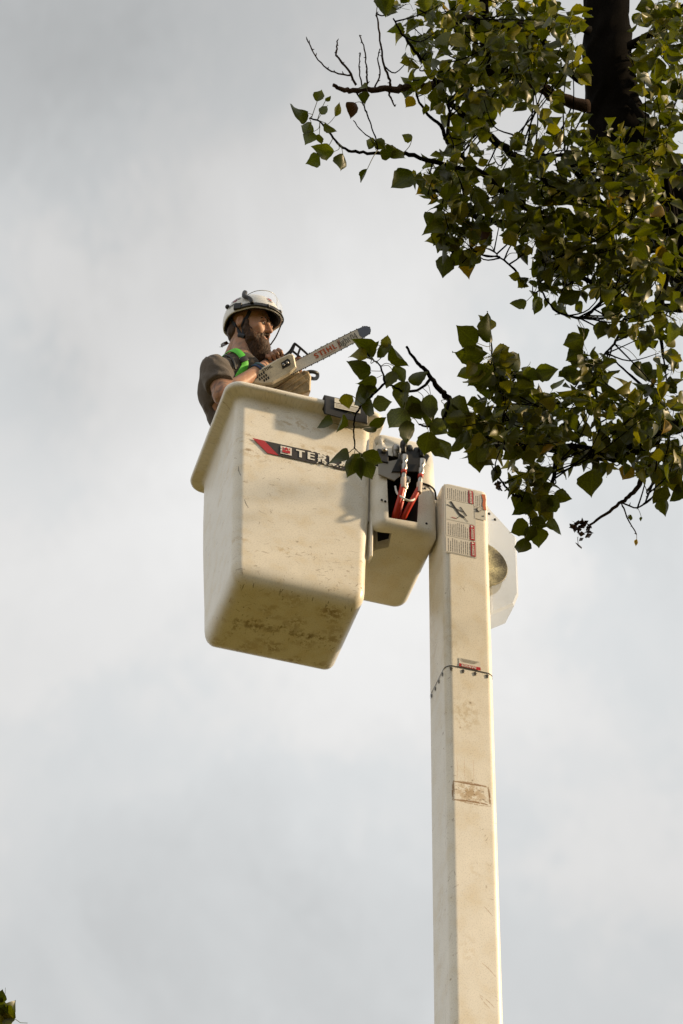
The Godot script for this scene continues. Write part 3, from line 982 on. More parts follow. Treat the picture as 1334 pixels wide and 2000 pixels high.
# surface nets of a field, put into mb; extra changes the distance, tint gives the vertex colour
func nets(mb: MB, prims: Array, lo: Vector3, hi: Vector3, cell: float, extra: Variant = null, tint: Variant = null, xf := Transform3D.IDENTITY) -> void:
	var nx := int(ceil((hi.x - lo.x) / cell)) + 1
	var ny := int(ceil((hi.y - lo.y) / cell)) + 1
	var nz := int(ceil((hi.z - lo.z) / cell)) + 1
	var vals := PackedFloat32Array()
	vals.resize(nx * ny * nz)
	vals.fill(1.0)
	var B := 4
	var blocks := []
	for bz in range(0, nz, B):
		for by in range(0, ny, B):
			for bx in range(0, nx, B):
				var mid := lo + Vector3(bx + 2, by + 2, bz + 2) * cell
				var d := field(mid, prims)
				var inside := -1.0 if d < 0.0 else 1.0
				var near := absf(d) < cell * 6.5 + 0.012
				for z in range(bz, mini(bz + B, nz)):
					for y in range(by, mini(by + B, ny)):
						for x in range(bx, mini(bx + B, nx)):
							var v := inside
							if near:
								var p := lo + Vector3(x, y, z) * cell
								v = field(p, prims)
								if extra != null: v = extra.call(p, v)
							vals[x + nx * (y + ny * z)] = v
	var ids := {}
	var sx := 1
	var sy := nx
	var sz := nx * ny
	for z in nz - 1:
		for y in ny - 1:
			for x in nx - 1:
				var i := x + nx * (y + ny * z)
				var s0 := vals[i]
				var neg := 0
				var c := [s0, vals[i + 1], vals[i + sy], vals[i + sy + 1], vals[i + sz], vals[i + sz + 1], vals[i + sz + sy], vals[i + sz + sy + 1]]
				for q in c:
					if q < 0.0: neg += 1
				if neg == 0 or neg == 8: continue
				var sum := Vector3.ZERO
				var n := 0
				for e in [[0, 1], [2, 3], [4, 5], [6, 7], [0, 2], [1, 3], [4, 6], [5, 7], [0, 4], [1, 5], [2, 6], [3, 7]]:
					var a: float = c[e[0]]
					var b: float = c[e[1]]
					if (a < 0.0) == (b < 0.0): continue
					var t := a / (a - b)
					var pa := Vector3(e[0] & 1, (e[0] >> 1) & 1, (e[0] >> 2) & 1)
					var pb := Vector3(e[1] & 1, (e[1] >> 1) & 1, (e[1] >> 2) & 1)
					sum += pa.lerp(pb, t)
					n += 1
				var p := lo + (Vector3(x, y, z) + sum / n) * cell
				ids[i] = mb.vert(xf * p, Vector2(p.x, p.y), tint.call(p) if tint != null else Color.WHITE)
	for i: int in ids:
		var x := i % nx
		var y := (i / nx) % ny
		var z := i / (nx * ny)
		var a := vals[i]
		if y > 0 and z > 0 and (a < 0.0) != (vals[i + sx] < 0.0):
			var q := [ids.get(i, -1), ids.get(i - sy, -1), ids.get(i - sy - sz, -1), ids.get(i - sz, -1)]
			if q.min() >= 0:
				if a < 0.0: mb.quad(q[0], q[1], q[2], q[3])
				else: mb.quad(q[0], q[3], q[2], q[1])
		if x > 0 and z > 0 and (a < 0.0) != (vals[i + sy] < 0.0):
			var q := [ids.get(i, -1), ids.get(i - sz, -1), ids.get(i - sx - sz, -1), ids.get(i - sx, -1)]
			if q.min() >= 0:
				if a < 0.0: mb.quad(q[0], q[1], q[2], q[3])
				else: mb.quad(q[0], q[3], q[2], q[1])
		if x > 0 and y > 0 and (a < 0.0) != (vals[i + sz] < 0.0):
			var q := [ids.get(i, -1), ids.get(i - sx, -1), ids.get(i - sx - sy, -1), ids.get(i - sy, -1)]
			if q.min() >= 0:
				if a < 0.0: mb.quad(q[0], q[1], q[2], q[3])
				else: mb.quad(q[0], q[3], q[2], q[1])

func gradient(p: Vector3, prims: Array) -> Vector3:
	var e := 0.002
	return Vector3(field(p + Vector3(e, 0, 0), prims) - field(p - Vector3(e, 0, 0), prims), field(p + Vector3(0, e, 0), prims) - field(p - Vector3(0, e, 0), prims), field(p + Vector3(0, 0, e), prims) - field(p - Vector3(0, 0, e), prims)).normalized()

func onto(p: Vector3, prims: Array, off: float) -> Vector3:
	for k in 5: p -= gradient(p, prims) * (field(p, prims) - off)
	return p

# a strap that lies on a body: a ribbon with thickness through snapped points
func strap(pts: Array, prims: Array, off: float, width: float, thick: float) -> MB:
	var c := PackedVector3Array()
	for p in curve(PackedVector3Array(pts), 6): c.append(onto(p, prims, off))
	var mb := MB.new()
	var rings := []
	for i in c.size():
		var d := (c[mini(i + 1, c.size() - 1)] - c[maxi(i - 1, 0)]).normalized()
		var n := gradient(c[i], prims)
		var s := d.cross(n).normalized() * width * 0.5
		rings.append(PackedVector3Array([c[i] + s, c[i] + s + n * thick, c[i] + n * thick * 1.3, c[i] - s + n * thick, c[i] - s, c[i] - n * thick * 0.3]))
	mb.loft(rings, PackedFloat32Array(), PackedFloat32Array(), true, true, true)
	return mb

const STAND := Vector3(0.08, 0.10, -0.30)      # where the man stands in the bucket
const SAW_ROOT := Vector3(0.290, 1.468, -0.03)
func saw_basis() -> Basis:
	var u := Vector3(0.771, 0.523, 0.361).normalized()
	var n := Vector3(-0.12, -0.438, 0.891)
	n = (n - u * n.dot(u)).normalized()
	return Basis(u, n.cross(u), n)
func saw(x: float, y: float, z: float) -> Vector3: return SAW_ROOT + saw_basis() * Vector3(x, y, z) - STAND
func pb(x: float, y: float, z: float) -> Vector3: return Vector3(x, y, z) - STAND

func build_person() -> void:
	var root := thing("person", "bearded person in white helmet and dark T-shirt standing in the bucket", "person", Transform3D(lift_basis, lift_basis * (BUCKET + STAND) + LIFT))
	var neck := pb(0.045, 1.515, -0.155)
	var rs := pb(-0.098, 1.395, -0.105)
	var re := pb(-0.060, 1.200, -0.080)
	var rw := saw(-0.158, 0.078, -0.024)
	var ls := pb(0.195, 1.41, -0.24)
	var le := pb(0.30, 1.19, -0.22)
	var lw := saw(-0.02, 0.02, -0.16)
	var hip := pb(0.205, 1.02, -0.30)
	var side := Vector3(-0.88, 0, 0.47)
	var fwd := Vector3(0.47, 0, 0.88)
	var head_xf := Transform3D(Basis(Vector3.UP, deg_to_rad(90.0 - 40.0)) * Basis(Vector3.RIGHT, deg_to_rad(16.0)) * Basis(Vector3.BACK, deg_to_rad(14.0)) * Basis.from_scale(Vector3.ONE * 1.05), pb(0.072, 1.762, -0.118))
	var torso := [
		cap(hip + side * 0.075, hip - side * 0.075, 0.105, 0.105, 0.03),
		cap(hip, pb(0.10, 1.22, -0.30), 0.11, 0.105, 0.05),
		cap(pb(0.10, 1.22, -0.30) + side * 0.065, pb(0.035, 1.36, -0.255) + side * 0.085, 0.09, 0.098, 0.05),
		cap(pb(0.10, 1.22, -0.30) - side * 0.065, pb(0.05, 1.36, -0.255) - side * 0.085, 0.09, 0.098, 0.05),
		cap(pb(0.04, 1.40, -0.205) + side * 0.115, neck, 0.07, 0.060, 0.05),
		cap(pb(0.05, 1.41, -0.215) - side * 0.115, neck, 0.07, 0.060, 0.05),
	]
	var arms := [
		cap(rs, re, 0.057, 0.046, 0.035), cap(re, rw, 0.047, 0.029, 0.02),
		cap(ls, le, 0.057, 0.046, 0.035), cap(le, lw, 0.047, 0.029, 0.02),
	]
	var neck_p := [cap(neck, head_xf * Vector3(0, -0.05, -0.02), 0.064, 0.058, 0.03)]
	var legs := []
	for s in [1.0, -1.0]:
		var h: Vector3 = hip + side * 0.09 * s
		var kn: Vector3 = pb(0.25, 0.58, -0.22) + side * 0.10 * s
		var an: Vector3 = pb(0.24, 0.19, -0.29) + side * 0.10 * s
		legs.append_array([cap(h, kn, 0.088, 0.058, 0.03), cap(kn, an, 0.058, 0.042, 0.03), cap(an + Vector3(0, -0.045, 0) - fwd * 0.03, an + Vector3(0, -0.055, 0) + fwd * 0.13, 0.042, 0.034, 0.03)])
	var body := MB.new()
	var skin := func(p: Vector3) -> Color:
		var c := Color(0.46, 0.26, 0.17)
		c = c.lerp(Color(0.46, 0.20, 0.13), clampf(noise.get_noise_3dv(p * 900.0) * 0.8, 0.0, 0.6))
		# tattoos: arms below the sleeve and one side of the neck
		var d1 := (p - re).length()
		var on_arm := p.y < rs.y - 0.10 and p.y > 0.9 and (p - rw).length() > 0.03
		var on_neck := p.y > neck.y - 0.01 and p.y < neck.y + 0.12 and p.z > neck.z
		if on_arm or on_neck:
			var t := fine.get_noise_3dv(p * 560.0) + 0.5 * noise.get_noise_3dv(p * 5200.0)
			var line := 1.0 - smoothstep(0.0, 0.16, absf(t))
			var fill := smoothstep(0.12, 0.3, noise.get_noise_3dv(p * 2600.0 + Vector3(7, 7, 7)))
			c = c.lerp(Color(0.10, 0.085, 0.085), clampf(line * 0.6 + fill * 0.45, 0.0, 0.75) * (1.0 if d1 < 0.4 else 0.8))
		return c
	nets(body, torso + arms + neck_p + legs, pb(-0.22, 0.10, -0.55), pb(0.48, 1.72, 0.12), 0.014, null, skin)
	# head
	var head := [
		ell(Vector3(0, 0.03, -0.012), Vector3(0.077, 0.094, 0.098)),
		ell(Vector3(0, -0.035, 0.03), Vector3(0.061, 0.083, 0.064), 0.03),
		ell(Vector3(0, -0.085, 0.043), Vector3(0.048, 0.034, 0.046), 0.03),
		cap(Vector3(-0.034, 0.022, 0.080), Vector3(0.034, 0.022, 0.080), 0.015, 0.015, 0.018),
		cap(Vector3(-0.038, -0.022, 0.064), Vector3(-0.030, -0.035, 0.070), 0.022, 0.018, 0.02),
		cap(Vector3(0.038, -0.022, 0.064), Vector3(0.030, -0.035, 0.070), 0.022, 0.018, 0.02),
		ell(Vector3(-0.031, 0.001, 0.101), Vector3(0.019, 0.012, 0.018), 0.012, -1),
		ell(Vector3(0.031, 0.001, 0.101), Vector3(0.019, 0.012, 0.018), 0.012, -1),
		cap(Vector3(0, 0.014, 0.090), Vector3(0, -0.026, 0.111), 0.0085, 0.0125, 0.010),
		cap(Vector3(-0.012, -0.031, 0.098), Vector3(0.012, -0.031, 0.098), 0.008, 0.008, 0.006),
		cap(Vector3(-0.020, -0.0565, 0.088), Vector3(0.020, -0.0565, 0.088), 0.0065, 0.0065, 0.006),
		cap(Vector3(-0.017, -0.067, 0.086), Vector3(0.017, -0.067, 0.086), 0.0075, 0.0075, 0.006),
		ell(Vector3(-0.081, -0.002, -0.012), Vector3(0.011, 0.033, 0.019), 0.008), ell(Vector3(0.081, -0.002, -0.012), Vector3(0.011, 0.033, 0.019), 0.008),
		ell(Vector3(-0.090, 0.002, -0.008), Vector3(0.006, 0.018, 0.010), 0.006, -1), ell(Vector3(0.090, 0.002, -0.008), Vector3(0.006, 0.018, 0.010), 0.006, -1),
		cap(Vector3(0, -0.05, -0.02), Vector3(0, -0.16, -0.045), 0.056, 0.060, 0.03),
	]
	var face := func(p: Vector3) -> Color:
		var c := Color(0.48, 0.27, 0.175)
		if p.y > -0.075 and p.y < -0.05 and absf(p.x) < 0.026 and p.z > 0.08: c = Color(0.40, 0.19, 0.14)
		c = c.lerp(Color(0.48, 0.19, 0.12), clampf(noise.get_noise_3dv(p * 1500.0), 0.0, 0.5))
		if p.y < -0.07 and p.z < 0.03:
			var t := fine.get_noise_3dv(p * 560.0)
			c = c.lerp(Color(0.10, 0.085, 0.085), (1.0 - smoothstep(0.05, 0.2, absf(t))) * 0.6)
		return c
	nets(body, head, Vector3(-0.105, -0.165, -0.12), Vector3(0.105, 0.13, 0.135), 0.0045, null, face, head_xf)
	# hands: right one round the top handle, left one round the front handle
	for hand in [[-0.090, 0.107, -0.080, rw, 1.0], [-0.005, 0.045, -0.15, lw, 1.0]]:
		var hx: float = hand[0]
		var hy: float = hand[1]
		var hz: float = hand[2]
		var w: Vector3 = hand[3]
		var pr := [
			cap(w, saw(hx, hy + 0.004, hz - 0.018), 0.029, 0.020, 0.012),
			cap(saw(hx, hy + 0.006, hz - 0.018), saw(hx + 0.066, hy + 0.012, hz - 0.016), 0.019, 0.018, 0.014),
			cap(saw(hx - 0.012, hy - 0.012, hz - 0.02), saw(hx + 0.03, hy - 0.03, hz - 0.014), 0.014, 0.010, 0.012),
			cap(saw(hx + 0.03, hy - 0.03, hz - 0.014), saw(hx + 0.052, hy - 0.034, hz + 0.006), 0.010, 0.008, 0.006),
		]
		for k in 4:
			var fx := hx + 0.002 + 0.0215 * k
			var s: float = [0.84, 0.96, 1.0, 0.93][k]
			var a := saw(fx, hy + 0.016, hz - 0.008)
			var b := saw(fx + 0.004, hy + 0.027 * s, hz + 0.020 * s)
			var c := saw(fx + 0.006, hy + 0.010, hz + 0.034 * s)
			var d := saw(fx + 0.005, hy - 0.012 * s, hz + 0.026 * s)
			pr.append_array([cap(a, b, 0.0105, 0.0098, 0.006), cap(b, c, 0.0098, 0.009, 0.004), cap(c, d, 0.009, 0.0078, 0.004)])
		var lo := w
		var hi := w
		for q: Array in pr:
			for e in [q[1], q[2]]:
				lo = lo.min(e)
				hi = hi.max(e)
		nets(body, pr, lo - Vector3.ONE * 0.034, hi + Vector3.ONE * 0.034, 0.0042, null, skin)
	var sm := mat(1, 1, 1, 0.5, 0.0, 0.4)
	sm.vertex_color_use_as_albedo = true
	sm.subsurf_scatter_enabled = true
	sm.subsurf_scatter_strength = 0.12
	obj("body", body.mesh(false, true), sm, root)
	# shirt: the torso and sleeves a little larger, cut at neck, waist and cuffs
	var cuff := rs.lerp(re, 0.62)
	var cuff_l := ls.lerp(le, 0.62)
	var shirt := []
	for q: Array in torso: shirt.append([q[0], q[1], q[2], q[3] + 0.013, q[4] + 0.013, q[5], 1])
	shirt.append_array([cap(rs, cuff, 0.072, 0.070, 0.03), cap(ls, cuff_l, 0.072, 0.070, 0.03)])
	var up_r := (rs - re).normalized()
	var up_l := (ls - le).normalized()
	var folds := func(p: Vector3, d: float) -> float:
		var n := noise.get_noise_3d(p.x * 420.0, p.y * 800.0 + p.x * 700.0, p.z * 420.0)
		d += n * 0.006 + 0.0028 * sin(p.y * 60.0 + p.x * 70.0 + n * 5.0)
		d = maxf(d, (hip.y - 0.02) - p.y)
		var t := (p - neck)
		d = maxf(d, t.dot(Vector3(0.18, 0.95, 0.12)) - 0.016 - 0.16 * Vector2(t.x, t.z).length())
		if (p - cuff).length() < 0.13: d = maxf(d, (cuff - p).dot(up_r) - 0.006)
		if (p - cuff_l).length() < 0.13: d = maxf(d, (cuff_l - p).dot(up_l) - 0.006)
		return d
	var sb := MB.new()
	nets(sb, shirt, pb(-0.24, 0.98, -0.55), pb(0.42, 1.62, 0.06), 0.0095, folds)
	var cloth := mat(1, 1, 1, 0.9, 0.0, 0.2)
	cloth.albedo_texture = tex(canvas(256, 256, Color(0.105, 0.088, 0.076), 0.5, 61, 0.2, 0.2))
	cloth.uv1_triplanar = true
	cloth.uv1_scale = Vector3.ONE * 3.0
	cloth.rim_enabled = true
	cloth.rim = 0.4
	obj("shirt", sb.mesh(), cloth, root)
	var pants := []
	for q: Array in torso.slice(0, 2): pants.append([q[0], q[1], q[2], q[3] + 0.018, q[4] + 0.018, q[5], 1])
	for k in legs.size():
		if k % 3 < 2:
			var q: Array = legs[k]
			pants.append([q[0], q[1], q[2], q[3] + 0.018, q[4] + 0.018, q[5], 1])
	var pm := MB.new()
	nets(pm, pants, pb(-0.10, 0.16, -0.6), pb(0.48, 1.12, -0.02), 0.02, func(p: Vector3, d: float) -> float: return maxf(d, maxf(p.y - (hip.y + 0.07), 0.10 - p.y)))
	obj("trousers", pm.mesh(), mat(0.03, 0.04, 0.06, 0.85), root)
	for s in [1.0, -1.0]:
		var an: Vector3 = pb(0.24, 0.19, -0.29) + side * 0.10 * s
		var bt := MB.new()
		var bp := [cap(an + Vector3(0, 0.05, 0), an + Vector3(0, -0.03, 0), 0.06, 0.055, 0.02), cap(an + Vector3(0, -0.045, 0) - fwd * 0.035, an + Vector3(0, -0.05, 0) + fwd * 0.15, 0.05, 0.042, 0.02)]
		nets(bt, bp, an - Vector3(0.25, 0.12, 0.25), an + Vector3(0.25, 0.12, 0.25), 0.016, func(p: Vector3, d: float) -> float: return maxf(d, -p.y + 0.002))
		obj("boot", bt.mesh(), mat(0.06, 0.035, 0.02, 0.6), root)
	# harness
	var green := mat(0.11, 0.62, 0.05, 0.6)
	var st1 := strap([neck + side * 0.085 + Vector3(0, -0.01, -0.05), neck + side * 0.075 + Vector3(0, 0.03, 0.02), neck + side * 0.07 + fwd * 0.08 + Vector3(0, -0.03, 0), neck + side * 0.045 + fwd * 0.14 + Vector3(0, -0.11, 0), neck + side * 0.02 + fwd * 0.16 + Vector3(0, -0.2, 0)], shirt, 0.006, 0.036, 0.004)
	var sp := solid("harness_strap", st1, green, root)
	var st2 := strap([neck - side * 0.075 + Vector3(0, 0.03, 0.0), neck - side * 0.07 + fwd * 0.09 + Vector3(0, -0.04, 0), neck - side * 0.045 + fwd * 0.14 + Vector3(0, -0.12, 0), neck - side * 0.02 + fwd * 0.16 + Vector3(0, -0.2, 0)], shirt, 0.006, 0.036, 0.004)
	solid("harness_strap", st2, green, root)
	var st3 := strap([neck + side * 0.115 + Vector3(0, -0.02, 0.01), neck + side * 0.11 + fwd * 0.08 + Vector3(0, -0.07, 0), neck + side * 0.08 + fwd * 0.12 + Vector3(0, -0.13, 0)], shirt, 0.006, 0.014, 0.006)
	solid("harness_edge", st3, mats.black, sp)
	var st4 := strap([neck + side * 0.075 + fwd * 0.09 + Vector3(0, -0.045, 0), neck + side * 0.06 + fwd * 0.12 + Vector3(0, -0.075, 0)], shirt, 0.011, 0.045, 0.006)
	solid("buckle", st4, mats.black, sp)
	# bracelets on the wrist that shows
	var dir := (rw - re).normalized()
	for q in [[0.0, mat(0.10, 0.20, 0.27, 0.5), 0.010], [0.022, mat(0.03, 0.06, 0.16, 0.6), 0.012]]:
		var br := MB.new()
		var ring := PackedVector2Array()
		for k in 9: ring.append(Vector2(0.034 + 0.005 * cos(TAU * k / 8.0), q[2] * 0.6 * sin(TAU * k / 8.0)))
		br.lathe(ring, 20, Transform3D(Basis(Quaternion(Vector3.UP, dir)), rw - dir * (0.012 + float(q[0]))))
		solid("wristband", br, q[1], root)
	# beard and hair
	var hx2 := Node3D.new()
	var beard := [
		ell(Vector3(0, -0.108, 0.060), Vector3(0.066, 0.060, 0.056), 0.03),
		ell(Vector3(0, -0.168, 0.066), Vector3(0.060, 0.072, 0.054), 0.03),
		cap(Vector3(-0.070, -0.022, 0.016), Vector3(-0.052, -0.085, 0.05), 0.015, 0.03, 0.02),
		cap(Vector3(0.070, -0.022, 0.016), Vector3(0.052, -0.085, 0.05), 0.015, 0.03, 0.02),
		cap(Vector3(-0.034, -0.062, 0.078), Vector3(-0.004, -0.046, 0.099), 0.011, 0.0085, 0.008),
		cap(Vector3(0.034, -0.062, 0.078), Vector3(0.004, -0.046, 0.099), 0.011, 0.0085, 0.008),
		ell(Vector3(0, -0.064, 0.106), Vector3(0.016, 0.006, 0.016), 0.005, -1),
	]
	var bm := MB.new()
	var hairc := func(p: Vector3) -> Color:
		var n := fine.get_noise_3d(p.x * 900.0, p.y * 170.0, p.z * 900.0)
		return Color(0.034, 0.017, 0.009).lerp(Color(0.090, 0.043, 0.019), clampf(0.35 + n * 1.4, 0.0, 1.0))
	nets(bm, beard, Vector3(-0.10, -0.26, -0.02), Vector3(0.10, 0.02, 0.15), 0.0045, func(p: Vector3, d: float) -> float: return d + 0.005 * fine.get_noise_3d(p.x * 380.0, p.y * 90.0, p.z * 380.0) + 0.004 * noise.get_noise_3dv(p * 3500.0), hairc, head_xf)
	# loose hairs
	for k in 900:
		var dv := Vector3(rng.randfn(0, 1), rng.randfn(0, 1) - 0.5, rng.randfn(0.6, 1)).normalized()
		var p := onto(Vector3(0, -0.125, 0.055) + dv * 0.06, beard, -0.002)
		if p.y > -0.075 and absf(p.x) < 0.035: continue
		var g := (gradient(p, beard) * 0.55 + Vector3(rng.randfn(0, 0.25), -0.75, 0.1)).normalized()
		var l := rng.randf_range(0.012, 0.028)
		var w2 := g.cross(dv).normalized() * 0.0011
		var col: Color = hairc.call(p)
		var a0 := bm.vert(head_xf * (p - w2), Vector2.ZERO, col)
		var a1 := bm.vert(head_xf * (p + w2), Vector2.ZERO, col)
		var a2 := bm.vert(head_xf * (p + g * l + Vector3(0, -0.004, 0)), Vector2.ZERO, col)
		bm.group += 1
		bm.tri(a0, a1, a2)
	var hm := mat(1, 1, 1, 0.65, 0.0, 0.35)
	hm.vertex_color_use_as_albedo = true
	obj("beard", bm.mesh(false, true), hm, root)
	hx2.free()
	var hb := MB.new()
	nets(hb, [ell(Vector3(0, -0.02, -0.062), Vector3(0.068, 0.062, 0.045), 0.02), cap(Vector3(-0.07, -0.005, 0.02), Vector3(-0.074, -0.045, 0.02), 0.013, 0.012, 0.01), cap(Vector3(0.07, -0.005, 0.02), Vector3(0.074, -0.045, 0.02), 0.013, 0.012, 0.01)], Vector3(-0.11, -0.13, -0.14), Vector3(0.11, 0.08, 0.06), 0.006, func(p: Vector3, d: float) -> float: return d + 0.006 * fine.get_noise_3d(p.x * 380.0, p.y * 90.0, p.z * 380.0), hairc, head_xf)
	for k in 6:
		var hp := head_xf * Vector3(-0.03 + 0.004 * k, -0.075, -0.095)
		var cu := curve(PackedVector3Array([hp, hp + head_xf.basis * Vector3(-0.01, -0.02, -0.022), hp + head_xf.basis * Vector3(-0.006 * k + 0.005, -0.03, -0.018 - 0.003 * k)]), 4)
		hb.group += 1
		hb.tube(cu, taper(cu.size(), 0.0022, 0.0008), 4)
	var hbm := obj("hair", hb.mesh(false, false), mat(0.06, 0.03, 0.015, 0.65), root)
	hbm.set_meta("label", "dark hair under the back of the helmet")
	for s in [-1.0, 1.0]:
		var ey := MB.new()
		ey.lathe(arc_profile(0.0118, 10), 14, head_xf * Transform3D(Basis(Vector3.RIGHT, PI / 2), Vector3(0.031 * s, 0.001, 0.0775)))
		var eye := solid("eye", ey, mat(0.36, 0.31, 0.27, 0.3), root)
		var ir := MB.new()
		ir.lathe(PackedVector2Array([Vector2(0, -0.002), Vector2(0.0055, -0.001), Vector2(0.0045, 0.0012), Vector2(0, 0.002)]), 12, head_xf * Transform3D(Basis(Vector3.RIGHT, PI / 2), Vector3(0.031 * s + 0.002, 0.0, 0.0885)))
		solid("iris", ir, mat(0.02, 0.015, 0.012, 0.2), eye)
		var lid := MB.new()
		var lc := curve(PackedVector3Array([head_xf * Vector3(0.013 * s, 0.0015, 0.0865), head_xf * Vector3(0.031 * s, 0.0085, 0.0905), head_xf * Vector3(0.049 * s, 0.0005, 0.0790)]), 5)
		lid.tube(lc, taper(lc.size(), 0.0032, 0.0032), 6)
		solid("eyelid", lid, mat(0.22, 0.10, 0.065, 0.5), eye)
		var bw := MB.new()
		var bc := curve(PackedVector3Array([head_xf * Vector3(0.012 * s, 0.019, 0.096), head_xf * Vector3(0.032 * s, 0.026, 0.0945), head_xf * Vector3(0.052 * s, 0.019, 0.080)]), 4)
		bw.tube(bc, taper(bc.size(), 0.0052, 0.003), 6, true, 0.25, rng)
		solid("eyebrow", bw, mat(0.05, 0.026, 0.014, 0.7), root)
	build_helmet(root, head_xf, head)

func arc_profile(r: float, n: int) -> PackedVector2Array:
	var o := PackedVector2Array()
	for k in n + 1: o.append(Vector2(r * sin(PI * k / n), -r * cos(PI * k / n)))
	return o

func shell_point(th: float, t: float, off: float) -> Vector3:
	# th: 0 at the front, t: 0 at the edge, 1 at the crown
	var edge := 0.040 + 0.012 * cos(th) - 0.050 * smoothstep(1.7, 2.6, absf(th)) - 0.012 * smoothstep(1.0, 1.6, absf(th)) * (1.0 - smoothstep(1.7, 2.3, absf(th)))
	var el := lerpf(asin(clampf((edge - 0.035) / 0.134, -0.95, 0.95)), PI / 2, t)
	var flare := 0.014 * pow(1.0 - t, 10.0) * (0.5 + 0.5 * cos(th))
	var rx := 0.112 + off + flare
	var rz := (0.142 if absf(th) < PI / 2 else 0.136) + off + flare
	var c := pow(maxf(cos(el), 0.0), 0.86)
	return Vector3(sin(th) * rx * c, 0.035 + (0.131 + off) * sin(el), cos(th) * rz * c - 0.004)

func shell(off: float, t0: float, t1: float, th0: float, th1: float, nt: int, nh: int, thick: float) -> MB:
	var mb := MB.new()
	var full := th1 - th0 > TAU - 0.01
	var rings := []
	for k in nt + 1:
		var r := PackedVector3Array()
		for i in nh + (0 if full else 1): r.append(shell_point(th0 + (th1 - th0) * i / nh, lerpf(t0, t1, float(k) / nt), off))
		rings.append(r)
	for k in nt + 1:
		var r := PackedVector3Array()
		for i in nh + (0 if full else 1): r.append(shell_point(th0 + (th1 - th0) * i / nh, lerpf(t1, t0, float(k) / nt), off - thick))
		rings.append(r)
	rings.append(rings[0])
	mb.loft(rings, PackedFloat32Array(), PackedFloat32Array(), full)
	return mb

